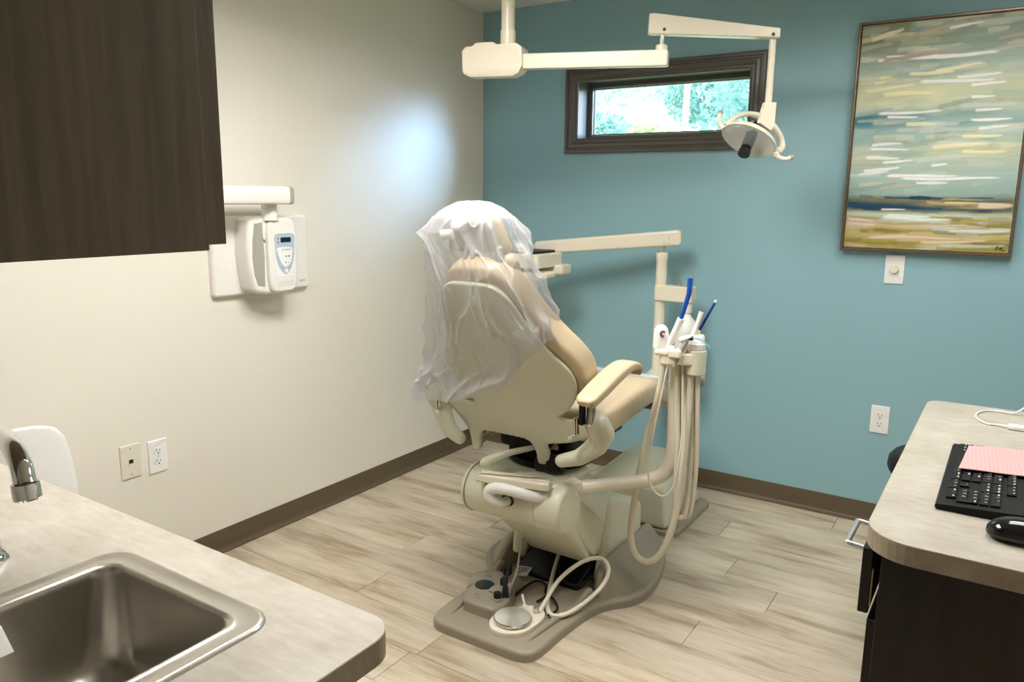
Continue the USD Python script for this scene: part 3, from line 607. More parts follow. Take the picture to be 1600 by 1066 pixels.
def stroke(c, u, v, L, wd, seed, amt=.95, tilt=0.0, h=.0016):
    x = (uu-u)/L; yy = (vv-v-tilt*(uu-u)-.004*np.sin(seed+uu*9))/wd
    n = N(10, 150, 20+seed % 5, 3)
    e = np.clip((1-np.abs(x))*6, 0, 1)*np.clip(1.35-np.abs(yy)*1.1-.55*np.clip(x, 0, 1)-(n-.5)*1.1, 0, 1)
    blend(c, amt*np.clip(e*1.6, 0, 1), h)
ST = [((240, 242, 236), .55, .845, .28, .010), ((238, 240, 236), .62, .965, .10, .007), ((236, 238, 232), .18, .845, .07, .006), ((238, 240, 236), .22, .862, .06, .005), ((240, 240, 234), .60, .735, .22, .008), ((240, 240, 236), .72, .755, .13, .007), ((242, 242, 238), .78, .715, .10, .006),
      ((238, 242, 240), .34, .612, .20, .007), ((242, 244, 242), .30, .595, .10, .006), ((240, 242, 242), .80, .610, .08, .006), ((244, 244, 240), .82, .570, .12, .006), ((240, 242, 238), .84, .535, .09, .006), ((236, 240, 240), .22, .470, .10, .007), ((238, 242, 242), .24, .448, .13, .006), ((240, 242, 242), .20, .412, .11, .007), ((236, 240, 240), .30, .398, .10, .006),
      ((242, 244, 242), .20, .362, .12, .008), ((238, 242, 240), .15, .345, .10, .006), ((242, 244, 242), .45, .330, .22, .007), ((240, 243, 242), .62, .318, .30, .006), ((240, 242, 240), .52, .300, .10, .006), ((236, 240, 236), .55, .375, .05, .006), ((240, 240, 232), .76, .665, .07, .006),
      ((232, 228, 186), .20, .722, .16, .009), ((234, 228, 182), .32, .690, .16, .010), ((234, 230, 190), .45, .778, .14, .008), ((234, 230, 196), .60, .792, .14, .008), ((236, 230, 186), .66, .458, .17, .010), ((232, 226, 178), .80, .432, .13, .009), ((236, 230, 190), .78, .500, .12, .008), ((230, 226, 184), .42, .555, .10, .008), ((232, 226, 180), .14, .745, .04, .007), ((232, 226, 180), .17, .765, .04, .006),
      ((228, 224, 196), .16, .955, .10, .011), ((186, 168, 150), .40, .862, .13, .010), ((176, 158, 142), .30, .850, .16, .008), ((190, 168, 150), .90, .905, .10, .008), ((200, 184, 168), .92, .872, .07, .007),
      ((226, 236, 232), .45, .140, .22, .009), ((222, 232, 230), .40, .152, .14, .006), ((220, 202, 182), .10, .128, .09, .007), ((216, 196, 172), .10, .108, .10, .008), ((218, 198, 170), .45, .052, .3, .007), ((214, 194, 164), .68, .04, .2, .006), ((230, 232, 220), .30, .178, .08, .004), ((212, 200, 150), .72, .208, .12, .006), ((226, 206, 180), .90, .205, .10, .012), ((206, 216, 206), .82, .090, .18, .006)]
MOT = [(206, 214, 204), (150, 172, 164), (222, 218, 188), (176, 196, 190), (128, 152, 146), (196, 188, 160), (214, 222, 218)]
for k in range(150):
    v = rnd.uniform(.27, 1.0); stroke(MOT[rnd.randrange(7)], rnd.uniform(0, 1), v, rnd.uniform(.05, .2), rnd.uniform(.006, .018), k+50, amt=rnd.uniform(.25, .6), tilt=rnd.uniform(-.05, .12), h=.0006)
LOW = [(176, 160, 70), (208, 184, 150), (138, 124, 48), (200, 212, 204), (190, 174, 96), (120, 110, 60)]
for k in range(70): stroke(LOW[rnd.randrange(6)], rnd.uniform(0, 1), rnd.uniform(0, .165), rnd.uniform(.05, .22), rnd.uniform(.004, .011), k+250, amt=rnd.uniform(.3, .75), tilt=rnd.uniform(-.04, .05), h=.0007)
for k in range(26): stroke(((18, 66, 100), (30, 92, 116), (134, 124, 84), (196, 170, 104), (12, 48, 80))[k % 5], rnd.uniform(0, 1), rnd.uniform(.17, .235), rnd.uniform(.04, .16), rnd.uniform(.003, .009), k+350, amt=rnd.uniform(.4, .9), tilt=rnd.uniform(-.05, .05), h=.0007)
for k, (c, u, v, L, wd) in enumerate(ST): stroke(c, u, v, L, wd, k, tilt=(.22 if k == 33 else rnd.uniform(-.03, .05)))
col = col*(.90+.2*N(6, 220, 31, 3)[..., None]); hgt = hgt*(.6+.8*N(8, 200, 33, 2))+.0006*N(40, 160, 34, 2)
xs = PX0+.014+uu*(PX1-PX0-.028); zs = PZ0+.014+vv*(PZ1-PZ0-.028)
Vp = np.dstack([xs, -.034-hgt, zs]).reshape(-1, 3)
i, j = np.meshgrid(np.arange(nx-1), np.arange(nz-1), indexing='ij'); q = np.stack([i*nz+j, (i+1)*nz+j, (i+1)*nz+j+1, i*nz+j+1], -1).reshape(-1, 4)
part('canvas_paint', (Vp, np.vstack([q[:, [0, 1, 2]], q[:, [0, 2, 3]]])), PAINT, t, color=np.clip(col, 0, 1).reshape(-1, 3))
part('canvas', box(PX0+.013, PX1-.013, -.0335, -.004, PZ0+.013, PZ1-.013), PAPER, t)
def scrib(pts): return tube([(PX0+.014+(PX1-PX0-.028)*a, -.0362, PZ0+.014+(PZ1-PZ0-.028)*b) for a, b in pts], .0011, 6, 4)
part('signature', join(scrib([(.925, .012), (.942, .030), (.938, .014), (.952, .016)]), scrib([(.955, .024), (.953, .015), (.968, .026), (.962, .014), (.985, .012)])), SIGN, t)
#@@CHAIR@@
# ================================================================== dental chair
XC = 1.245
def chain(pts, n=12):
    return m3.Manifold.batch_boolean([hull_balls([a, b], n) for a, b in zip(pts, pts[1:])], m3.OpType.Add)
def mirx(P): return [(2*XC-p[0],)+tuple(p[1:]) for p in P]
ch = thing('dental_chair', 'tan and cream dental chair with a plastic bag over its headrest', 'dental chair', (1.265, -1.25, 0))
BX = 1.265
half = [(.0, -1.815), (.10, -1.815), (.155, -1.813), (.190, -1.798), (.207, -1.765), (.212, -1.70), (.214, -1.62), (.224, -1.50), (.240, -1.42), (.270, -1.36), (.315, -1.305), (.342, -1.23), (.340, -1.12), (.314, -1.0), (.278, -.88), (.22, -.78), (.12, -.72), (0, -.71)]
bp = closed([(BX+x, y) for x, y in half]+[(BX-x, y) for x, y in half[-2:0:-1]], 4)
bmain = slab(bp, 0.0, .036, .014, 0, 5)
part('base_plate', bmain, TAUPE, ch, smooth=60)
for s in (1, -1):
    wing = hull_balls([(BX+s*.295, -1.26, .02, .02), (BX+s*.315, -1.18, .02, .02), (BX+s*.29, -.98, .02, .02), (BX+s*.22, -.82, .03, .02), (BX+s*.205, -1.32, .10, .022), (BX+s*.205, -1.28, .125, .022), (BX+s*.20, -.90, .125, .02), (BX+s*.225, -1.36, .03, .02), (BX+s*.19, -1.30, .03, .02), (BX+s*.19, -.82, .03, .02)], 20)
    part('base_wing', soften(wing, .014, 30), TAUPE, ch, smooth=60)
    part('base_ridge', tube([(BX+s*.150, -1.765, .031), (BX+s*.158, -1.70, .038), (BX+s*.166, -1.60, .040), (BX+s*.176, -1.48, .036), (BX+s*.190, -1.38, .06)], [.004, .010, .012, .014, .016], 14, 6), TAUPE, ch, smooth=60)
part('pump_cover', hull_balls([(1.14, -1.36, .045, .012), (1.39, -1.36, .045, .012), (1.14, -1.2, .10, .012), (1.39, -1.2, .10, .012), (1.14, -1.0, .10, .012), (1.39, -1.0, .10, .012)]), BLACK, ch, 'black pump housing under the lift arm')
bc = hull_balls([(1.09, -1.26, .06, .02), (1.435, -1.26, .06, .02), (1.09, -.945, .06, .02), (1.435, -.945, .06, .02), (1.09, -.955, .235, .03), (1.425, -.955, .235, .03), (1.10, -1.16, .315, .03), (1.41, -1.16, .315, .03)], 20)
part('base_cover', soften(bc - m3.Manifold.cube((.30, .5, .30)).translate((1.115, -1.60, .0)), .016, 5), CREAM, ch, smooth=50)
# lift arm between the drum and the base
la = hull_balls([(1.125, -1.53, .37, .02), (1.415, -1.53, .37, .02), (1.19, -1.335, .155, .015), (1.415, -1.335, .155, .015), (1.19, -1.12, .30, .02), (1.40, -1.12, .30, .02), (1.15, -1.12, .16, .02), (1.40, -1.12, .16, .02), (1.12, -1.50, .46, .02), (1.41, -1.50, .46, .02)], 20)
part('lift_arm', soften(la, .016, 4), CREAM, ch, smooth=50)
sc_ = hull_balls([(1.418, -1.52, .47, .012), (1.418, -1.50, .37, .012), (1.430, -1.315, .17, .012), (1.436, -1.285, .28, .012), (1.436, -1.34, .33, .012)], 16)
part('arm_side_cover', soften(sc_, .012, 3), CREAM, ch, smooth=50)
dy, dz = -1.565, .436
part('lift_drum', lathe([(.0, .0), (.074, .0), (.082, .006), (.085, .018), (.085, .30), (.085, .301), (.083, .302), (.083, .304), (.085, .305), (.085, .372), (.081, .388), (.070, .396), (0, .398)], (1.072, dy, dz), (1, 0, 0), 48, (False, False)), CREAM, ch, smooth=40)
part('drum_end_ring', lathe([(.0858, .020), (.0872, .021), (.0872, .023), (.0858, .024)], (1.072, dy, dz), (1, 0, 0), 48, (False, False)), TAUPE2, ch)
part('drum_top', hull_balls([(1.12, -1.58, .505, .016), (1.42, -1.58, .505, .016), (1.12, -1.38, .505, .016), (1.42, -1.38, .505, .016)]), CREAM, ch)
part('swivel_plate', lathe([(.0, .518), (.150, .518), (.158, .524), (.158, .534), (.150, .540), (0, .540)], (1.265, -1.345, 0), cap=(False, False), n=48), BLACK, ch)
part('seat_frame', join(rbox(1.10, 1.40, -1.45, -1.02, .56, .655, .02), box(1.14, 1.36, -1.44, -1.25, .538, .57, .003)), BLACK, ch)
for s in (-1, 1):
    part('back_link', join(chain([((1.340 if s > 0 else 1.050), -1.495, .575, .013), ((1.345 if s > 0 else 1.10), -1.30, .66, .013)])), CREAM, ch)
part('swivel_lever', soften(chain([(1.178, -1.645, .562, .018), (1.205, -1.63, .580, .017), (1.245, -1.60, .598, .012), (1.30, -1.50, .604, .009)], 16), .01, 3), CREAM, ch, smooth=60)
part('tilt_motor', join(rod((1.30, -1.50, .545), (1.40, -1.50, .555), .026, 20, bev=.004), rbox(1.345, 1.395, -1.53, -1.48, .530, .60, .01)), BLACK, ch)
part('hydraulic_rod', rod((1.187, -1.43, .33), (1.160, -1.40, .145), .019, 24, .019, .002), CREAM, ch)
# utility box with its knobs on the base
ub = np.array([(1.052, -1.553), (1.062, -1.500), (1.125, -1.462), (1.215, -1.50), (1.268, -1.62), (1.262, -1.690), (1.238, -1.708), (1.150, -1.706), (1.125, -1.690)])
ubx = part('utility_box', slab(closed(ub, 4), .034, .078, .012, 0, 4), TAUPE, ch, 'taupe control box with black knobs', smooth=50)
part('box_foot', slab(closed([(1.175+(x-1.175)*.97, -1.6+(y+1.6)*.97) for x, y in ub], 4), .031, .043, .001), BLACK, ubx)
part('raised_block', rbox(1.175, 1.235, -1.62, -1.485, .06, .088, .006), TAUPE, ubx)
part('round_button', lathe([(.035, .0765), (.035, .079), (.032, .0805), (0, .0808)], (1.138, -1.585, 0), n=36, cap=(False, False)), GLOSSB, ubx)
for x, y, h in ((1.186, -1.515, .045), (1.210, -1.568, .030), (1.238, -1.650, .022)):
    k = part('knob', lathe([(.0155, .078), (.0155, .078+h*.5), (.0140, .078+h*.55)], (x, y, 0), n=20), GREYP, ubx)
    part('knob_cap', lathe([(.0138, .078+h*.5), (.0138, .078+h+.004), (.012, .078+h+.008)], (x, y, 0), n=20), BLACK, k)
part('print_marks', join(*[box(a, b, c, d, .0779, .0783) for a, b, c, d in ((1.150, 1.152, -1.665, -1.650), (1.165, 1.175, -1.668, -1.666), (1.160, 1.170, -1.655, -1.653), (1.155, 1.185, -1.678, -1.6765), (1.096, 1.098, -1.64, -1.60), (1.102, 1.104, -1.64, -1.605), (1.10, 1.13, -1.53, -1.528), (1.105, 1.125, -1.522, -1.520), (1.21, 1.222, -1.655, -1.6535))]), INK, ubx, kind='stuff')
part('rating_label', xf(slab(rrect(-.033, .033, -.024, .024, .003), 0, .001, .0003), frame((1.178, -1.395, .062), (.93, .05, .12), (-.10, .97, .33), (0, -.33, .94))), GREYP, ch, 'small grey rating label on the base')
part('label_lines', join(*[xf(box(-.026, w, v, v+.0035, .001, .0013), frame((1.178, -1.395, .062), (.93, .05, .12), (-.10, .97, .33), (0, -.33, .94))) for v, w in ((.014, .024), (.007, .018), (.0, .022), (-.007, .010), (-.014, -.004))]), SIGN, ch, kind='stuff')
for pts, r in (([(1.20, -1.545, .09), (1.224, -1.59, .13), (1.247, -1.61, .105), (1.252, -1.615, .06), (1.248, -1.64, .045)], .008), ([(1.19, -1.50, .10), (1.225, -1.55, .16), (1.238, -1.60, .13), (1.245, -1.63, .06), (1.275, -1.66, .045)], .006),
               ([(1.236, -1.56, .045), (1.238, -1.417, .046), (1.285, -1.405, .046), (1.32, -1.461, .046), (1.366, -1.484, .046), (1.410, -1.534, .046), (1.405, -1.588, .046)], .004), ([(1.30, -1.25, .11), (1.30, -1.33, .085), (1.345, -1.37, .06), (1.40, -1.36, .055), (1.42, -1.30, .07)], .005), ([(1.26, -1.28, .10), (1.30, -1.39, .05), (1.33, -1.47, .046), (1.325, -1.53, .046)], .004)):
    part('black_hose', tube(pts, r, 10), RUBBER, ch)
part('lift_cable', tube([(1.245, -1.50, .25), (1.262, -1.55, .215), (1.268, -1.575, .165), (1.256, -1.60, .10), (1.250, -1.63, .04)], .0035, 10), GREYP, ch)
part('cable_clip', box(1.246, 1.262, -1.604, -1.590, .105, .122, .002), GREYP, ch)

# seat
SP = [(-1.70, .742), (-1.55, .748), (-1.45, .756), (-1.32, .764), (-1.2, .778), (-1.1, .786), (-1.0, .784), (-.9, .764), (-.78, .722), (-.62, .660), (-.45, .60)]
sy_, sz_ = np.array(SP).T
so = [(0, -1.515), (.15, -1.515), (.225, -1.512), (.262, -1.495), (.278, -1.47), (.280, -1.30), (.280, -1.10), (.276, -1.0), (.258, -.915), (.215, -.83), (.185, -.70), (.165, -.58), (.125, -.49), (.05, -.455), (0, -.452)]
outline = closed([(XC+x, y) for x, y in so]+[(XC-x, y) for x, y in so[-2:0:-1]], 5)
def seatwarp(v):
    z0 = np.interp(v[:, 1], sy_, sz_); k = .010*np.clip(1-((v[:, 0]-XC)/.26)**2, 0, 1)
    return np.column_stack([v[:, 0], v[:, 1], z0-.095+v[:, 2]*1.0-np.where(v[:, 2] > .05, k, 0)])
part('seat_cushion', warp(pillow(outline, .095, .02, 5), seatwarp), TAN, ch, smooth=60)
pin = np.array(Polygon(outline).buffer(-.012).exterior.coords)[:-1][::3]
part('seat_piping', (lambda P: tube(np.vstack([P, P[:1]]), .0048, 8, 2))(np.column_stack([pin, np.interp(pin[:, 1], sy_, sz_)-.0085])), TAN, ch, smooth=60)
part('toe_cover', warp(pillow(np.array(Polygon(outline).buffer(.006).intersection(shapely.box(0, -1.02, 3, 0)).exterior.coords)[:-1], .004, .03, 1), lambda v: np.column_stack([v[:, 0], v[:, 1], np.interp(v[:, 1], sy_, sz_)+.001+v[:, 2]])), CLEAR, ch, 'clear plastic toe cover', smooth=60)
part('toe_board', warp(pillow(np.array(Polygon(outline).buffer(-.09).exterior.coords)[:-1], .03, .03, 3), lambda v: np.column_stack([v[:, 0], v[:, 1], np.interp(v[:, 1], sy_, sz_)-.118+v[:, 2]])), BLACK, ch, smooth=50)

# back: shell, cushion
PZ_ = [.40, .56, .70, .855, 1.01, 1.17, 1.45]; PY_ = [-1.47, -1.53, -1.57, -1.61, -1.72, -1.83, -2.02]
zz = np.linspace(.4, 1.45, 200); yy = np.interp(zz, PZ_, PY_)
for _ in range(60): yy[1:-1] = (yy[:-2]+2*yy[1:-1]+yy[2:])/4
def backwarp(v):
    x, s, tt = v[:, 0].copy(), v[:, 1].copy(), v[:, 2].copy()
    y0 = np.interp(s, zz, yy); sl = np.interp(s, zz, np.gradient(yy, zz)); L = np.sqrt(1+sl*sl)
    return np.column_stack([x, y0+tt/L+.16*(x-XC)**2, s-tt*sl/L])
sh_r = [(.0, 1.183), (.06, 1.182), (.095, 1.170), (.125, 1.135), (.145, 1.08), (.168, 1.02), (.198, .965), (.228, .93), (.244, .895), (.246, .86), (.236, .818), (.210, .778), (.178, .752), (.170, .744), (.178, .738), (.208, .738), (.248, .758), (.276, .780), (.292, .780), (.298, .745), (.286, .705), (.262, .682), (.21, .657), (.155, .642)]
sh_full = [(XC+x, z) for x, z in sh_r[:24]]+[(1.355, .630), (1.358, .60), (1.353, .565), (1.34, .550), (1.322, .546), (1.308, .556), (1.306, .59), (1.296, .620), (1.268, .636), (1.2, .637), (1.12, .635), (1.090, .626), (1.078, .595), (1.070, .56), (1.056, .546), (1.04, .545), (1.030, .556), (1.030, .60), (1.022, .635)]+[(XC-x, z) for x, z in sh_r[21:0:-1]]
shell = pillow(closed(sh_full[::-1], 3), .016, .010, 2, .4)
part('back_shell', warp(shell, backwarp), CREAM, ch, smooth=60)
part('back_shell_edge', (lambda P: tube(np.vstack([P, P[:1]]), .005, 8, 2))(backwarp(np.column_stack([np.array(sh_full[:24]+sh_full[:0]), np.full(24, .018)]))[:13]) if False else (lambda P: tube(P, .0045, 8, 6))(backwarp(np.column_stack([np.array([(2*XC-p[0], p[1]) for p in sh_full[12::-1]]+sh_full[1:13]), np.full(25, .008)]))), CREAM2, ch, smooth=60)
cu_r = [(0, 1.212), (.05, 1.21), (.095, 1.19), (.127, 1.15), (.150, 1.10), (.177, 1.04), (.214, .985), (.246, .94), (.268, .89), (.262, .83), (.236, .80), (.19, .785), (.11, .778), (0, .776)]
cush = pillow(closed(([(XC+x, z) for x, z in cu_r]+[(XC-x, z) for x, z in cu_r[-2:0:-1]])[::-1], 4), .095, .018, 5)
part('back_cushion', warp(cush, lambda v: backwarp(np.column_stack([v[:, 0], v[:, 1], v[:, 2]+.016]))), TAN, ch, smooth=60)
# headrest
for s in (-1, 1): part('headrest_bar', chain([(1.232+s*.013, -1.79, 1.16, .0065), (1.232+s*.013, -1.815, 1.22, .0065), (1.236+s*.013, -1.80, 1.345, .0065)]), GREYP, ch)
hp = part('headrest_pad', soften(hull_balls([(XC+x, y, z, r) for x, y, z, r in ((-.065, -1.785, 1.368, .030), (.055, -1.785, 1.368, .030), (-.085, -1.76, 1.30, .030), (.075, -1.76, 1.30, .030))], 20), .012, 3), TAN, ch, smooth=60)
part('headrest_back', soften(hull_balls([(XC+x, y, z, r) for x, y, z, r in ((-.060, -1.810, 1.368, .018), (.050, -1.810, 1.368, .018), (-.08, -1.790, 1.30, .018), (.07, -1.790, 1.30, .018))], 16), .012, 2), GREYP, hp, smooth=60)
part('neck_pad', soften(hull_balls([(XC+x, y, z, r) for x, y, z, r in ((-.10, -1.755, 1.255, .03), (.10, -1.755, 1.255, .03), (-.10, -1.75, 1.232, .03), (.10, -1.75, 1.232, .03))], 20), .012, 2), TAN, ch, smooth=60)
part('neck_plate', hull_balls([(XC+x, -1.79, z, .012) for x in (-.085, .085) for z in (1.235, 1.295)]), GREYP, ch)
part('headrest_knob', rod((1.135, -1.815, 1.332), (1.185, -1.815, 1.336), .016, 20, bev=.003), WHITE, ch)
# armrests and their covers
def sweep(P, W, Hh, n=24):
    P = spline(P, 8); T = np.gradient(P, axis=0); T /= np.linalg.norm(T, axis=1, keepdims=True); X = np.array([1.0, 0, 0])
    W = np.interp(np.linspace(0, 1, len(P)), np.linspace(0, 1, len(W)), W); Hh = np.interp(np.linspace(0, 1, len(P)), np.linspace(0, 1, len(Hh)), Hh)
    a = np.arange(n)*2*PI/n; c, s = np.sign(np.cos(a))*np.abs(np.cos(a))**.6, np.sign(np.sin(a))*np.abs(np.sin(a))**.6
    return loft([P[k]+np.outer(c*W[k], X)+np.outer(s*Hh[k], np.cross(T[k], X)/np.linalg.norm(np.cross(T[k], X))) for k in range(len(P))])
for s in (1, -1):
    ax = XC+s*.328
    if s > 0:
        ap = part('armrest', sweep([(ax, -1.688, .838), (ax, -1.675, .846), (ax, -1.60, .868), (ax, -1.50, .895), (ax, -1.42, .908), (ax, -1.365, .902), (ax, -1.340, .885), (ax, -1.345, .868)], [.018, .034, .038, .038, .037, .036, .034, .026], [.010, .019, .021, .020, .018, .014, .012, .008]), TAN, ch, smooth=60)
        part('armrest_post', chain([(ax-s*.012, -1.615, .84, .014), (ax-s*.016, -1.615, .76, .014)]), STEEL, ap)
        part('post_trim', box(min(ax-s*.045, ax-s*.030), max(ax-s*.045, ax-s*.030), -1.64, -1.618, .755, .835, .002), BLACK, ap)
    cov = chain([(XC+s*.320, -1.585, .752, .040), (XC+s*.324, -1.553, .712, .040), (XC+s*.310, -1.56, .672, .034), (XC+s*.262, -1.585, .630, .027), (XC+s*.205, -1.60, .612, .022)], 20)
    part('arm_cover', soften(cov, .012, 6), CREAM, ch, smooth=60)
    part('arm_bolt', join(rod((XC+s*.272, -1.635, .775), (XC+s*.274, -1.630, .725), .010, 14), rod((XC+s*.262, -1.655, .712), (XC+s*.272, -1.62, .72), .008, 14)), CHROME, ch)

# plastic bag over the headrest
LV = np.array([(.74, .900, 1.30, -1.600, .115), (.80, .910, 1.36, -1.605, .115), (.90, .955, 1.425, -1.62, .112), (1.0, .995, 1.44, -1.67, .112), (1.09, 1.045, 1.430, -1.72, .115), (1.20, 1.10, 1.415, -1.765, .118), (1.28, 1.105, 1.395, -1.785, .114), (1.34, 1.080, 1.375, -1.79, .108), (1.385, 1.115, 1.350, -1.79, .096), (1.415, 1.155, 1.320, -1.788, .074), (1.430, 1.185, 1.285, -1.786, .044), (1.434, 1.22, 1.24, -1.785, .012)])
hx_, hz_ = [.85, 1.10, 1.29, 1.40, 1.45], [.745, .780, .855, .975, 1.04]
def bag_film(t0, t1, nt, grow, seed0=0):
    na = 460
    th = np.arange(na)*2*PI/na; tl = np.linspace(t0, t1, nt)**.85
    TT, AA = np.meshgrid(tl, th, indexing='ij')
    cx = np.sign(np.cos(AA))*np.abs(np.cos(AA))**.85; sx = np.sign(np.sin(AA))*np.abs(np.sin(AA))**.85
    zq = .75+TT*(1.434-.75)
    for _ in range(6):
        xl, xr = np.interp(zq, LV[:, 0], LV[:, 1]), np.interp(zq, LV[:, 0], LV[:, 2])
        xq = (xl+xr)/2+cx*(xr-xl)/2
        zh = np.interp(xq, hx_, hz_); zq = zh+(1.434-zh)*TT
    def crease(ax, ay, az, sh, seed, p=2.5):
        P = np.stack([np.cos(AA)*ax+zq*sh, np.sin(AA)*ay-zq*sh*.6, zq*az], -1)+7.3
        return np.clip(1-np.abs(2*meshkit.fbm(P, 2, seed)-1)*1.5, 0, 1)**p
    P = np.stack([np.cos(AA)*1.7, np.sin(AA)*1.7, zq*3.2], -1)+3.1
    big = meshkit.fbm(P, 2, 59)-.5
    fade = np.clip((1-TT)*7, .1, 1)
    disp = .046*big+.026*crease(1.4, 1.4, 1.0, .6, 41, 1.6)+.024*crease(1.1, 1.3, 2.2, -2.6, 47, 3)+.020*crease(1.9, 1.9, 2.4, 2.4, 53, 6)+.014*crease(2.6, 2.6, 3.5, -3.6, 61, 6)+.010*crease(3.0, 3.4, 1.2, 5.0, 73, 9)-.026
    disp = disp*fade+grow+.008*np.exp(-(TT/.05)**2)
    yc, b_ = np.interp(zq, LV[:, 0], LV[:, 3]), np.interp(zq, LV[:, 0], LV[:, 4])
    xw = xq+disp*cx*.9; yw = yc+sx*(b_+disp)
    zw = zq+.012*(meshkit.fbm(np.stack([np.cos(AA)*4, np.sin(AA)*4, zq*8], -1), 2, 67)-.5)
    return np.dstack([xw, yw, zw])
bg = thing('plastic_bag', 'crumpled clear plastic bag pulled over the dental chair headrest', 'bag', (1.2, -1.7, .76))
part('film', loft(bag_film(0, 1, 280, 0.0), (False, True)), BAGM, bg, smooth=True)
part('hem_fold', loft(bag_film(0, .11, 26, .004), (False, False)), BAGM, bg, smooth=True)

# ================================================================== delivery unit: L-shaped arm, post, tray, assistant holder
du = thing('delivery_unit', 'cream delivery unit with post, long arm and tray beyond the dental chair', 'dental unit', (1.19, -.22, .6))
part('post', rod((1.190, -.20, .60), (1.190, -.20, 1.187), .0265, 32, .0265, .003), CREAM2, du)
part('post_collar', lathe([(.0275, 1.160), (.0285, 1.163), (.0285, 1.190), (.026, 1.194)], (1.190, -.20, 0), n=32), CREAM2, du)
part('steel_neck', rod((1.192, -.20, 1.185), (1.192, -.20, 1.245), .0145, 24), STEEL, du)
part('post_foot', hull_balls([(1.19, -.20, .60, .04), (1.19, -.30, .585, .035), (1.25, -.47, .56, .03)]), CREAM, du)
A0, A1 = np.array([1.262, -.20, 1.266]), np.array([.575, -.345, 1.196])
d = A1-A0; L = np.linalg.norm(d); d /= L; sidev = np.cross(d, (0, 0, 1.0)); sidev /= np.linalg.norm(sidev); upv = np.cross(sidev, d)
def cornered(x0, x1, h0, h1, r, n=7):              # tapered rounded bar: half heights h0 at x0, h1 at x1; counter-clockwise
    out = []
    for cx, cy, a0 in ((x1-r, h1-r, 0), (x0+r, h0-r, 90), (x0+r, -h0+r, 180), (x1-r, -h1+r, 270)):
        out += [(cx+r*math.cos(math.radians(t)), cy+r*math.sin(math.radians(t))) for t in np.linspace(a0, a0+90, n)]
    return np.array(out)
pa = cornered(-.022, L+.004, .037, .032, .022)
part('arm', xf(slab(pa, -.026, .026, .012, .012, 4), frame(A0, d, upv, sidev)), CREAM2, du, smooth=50)
for u, v in ((.035, .0), (.06, -.022), (.04, -.022)): part('arm_screw', xf(rod((u, v, .0255), (u, v, .0268), .0022, 10), frame(A0, d, upv, sidev)), INK, du)
for u, v in ((.035, .0), (.06, -.022), (.04, -.022)): part('arm_screw', xf(rod((u, v, -.0268), (u, v, -.0255), .0022, 10), frame(A0, d, upv, sidev)), INK, du)
part('tray_pivot', rod((.628, -.355, 1.06), (.628, -.355, 1.19), .012, 16), BLACK, du)
part('tray_pivot_cap', rbox(.585, .775, -.43, -.33, 1.075, 1.125, .012), CREAM2, du)
tb = part('tray', slab(rrect(.30, .735, -.60, -.35, .02, 5), 1.115, 1.182, .010, .006), CREAM2, du, smooth=50)
part('tray_mat', slab(rrect(.315, .705, -.59, -.365, .02, 5), 1.178, 1.192, .004), BLACK, tb, 'black mat on the tray', smooth=50)
part('tray_card', box(.36, .62, -.56, -.44, 1.192, 1.1935), REDM, tb)
part('holder_bar', slab(rrect(.32, .765, -.62, -.45, .03, 6), 1.062, 1.098, .014, .014), CREAM2, du, smooth=50)
part('tray_handle', rod((.63, -.66, 1.145), (.575, -.70, 1.06), .008, 16, bev=.002), WHITE, du)
part('tray_handle_stem', chain([(.60, -.68, 1.10, .006), (.60, -.55, 1.09, .006)]), WHITE, du)
bk_ = part('bracket', slab(rrect(1.172, 1.358, -.236, -.166, .008), .966, 1.040, .006, .006), CREAM2, du, smooth=40)
part('bracket_toggle', rod((1.30, -.21, 1.04), (1.288, -.215, 1.072), .0035, 10), BRASS, bk_)
part('bottle_cap', lathe([(.021, .918), (.022, .922), (.022, .966)], (1.330, -.205, 0)), WHITE, bk_)
bt = lathe([(0, .575), (.045, .575), (.054, .583), (.055, .60), (.055, .83), (.050, .857), (.038, .880), (.022, .898), (.016, .912), (.015, .935)], (1.330, -.205, 0), n=36, cap=(False, False))
solo('water_bottle', bt, BOTTLEM, 'milky white water bottle screwed under the post bracket', 'bottle')

al = thing('assistant_arm', 'cream L-shaped tube arm carrying the suction holders', 'dental unit', (1.42, -1.5, .44))
part('pivot_link', slab(closed([(1.176, -1.668), (1.182, -1.690), (1.198, -1.696), (1.405, -1.652), (1.424, -1.63), (1.415, -1.605), (1.395, -1.600), (1.188, -1.645)], 4), .514, .541, .007, .005), CREAM2, al, smooth=50)
part('link_pin', rod((1.195, -1.67, .46), (1.195, -1.67, .52), .010, 16), CREAM, al)
part('tube', tube([(1.400, -1.585, .488), (1.44, -1.50, .482), (1.50, -1.40, .476), (1.565, -1.30, .470), (1.615, -1.245, .474), (1.655, -1.225, .500), (1.674, -1.220, .545), (1.680, -1.22, .61), (1.679, -1.22, .74), (1.676, -1.22, .90)], .0245, 24, 10), CREAM2, al, smooth=60)
part('tube_clamp', xf(rbox(-.09, .05, -.030, .030, -.020, .022, .010), frame((1.435, -1.525, .500), *axes((0, 0, 1), (.45, -.89, 0))[0:1], np.array([.45, .89, 0]), (0, 0, 1)) if False else frame((1.43, -1.53, .497), (.48, .877, 0), (-.877, .48, 0), (0, 0, 1))), CREAM2, al, smooth=50)
part('hose_sleeve', tube([(1.275, -1.640, .455), (1.262, -1.668, .448), (1.235, -1.690, .462), (1.228, -1.690, .488), (1.258, -1.682, .503), (1.32, -1.668, .500), (1.385, -1.640, .488), (1.43, -1.575, .480), (1.455, -1.52, .478)], [.014, .015, .017, .019, .020, .020, .020, .019, .018], 18, 8), WHITE, al, smooth=60)
part('sleeve_socket', lathe([(.0225, 0), (.024, .002), (.021, .004), (.015, .003)], (1.276, -1.648, .453), (0, -1, -.1), 24, (False, False)), BLACK, al)
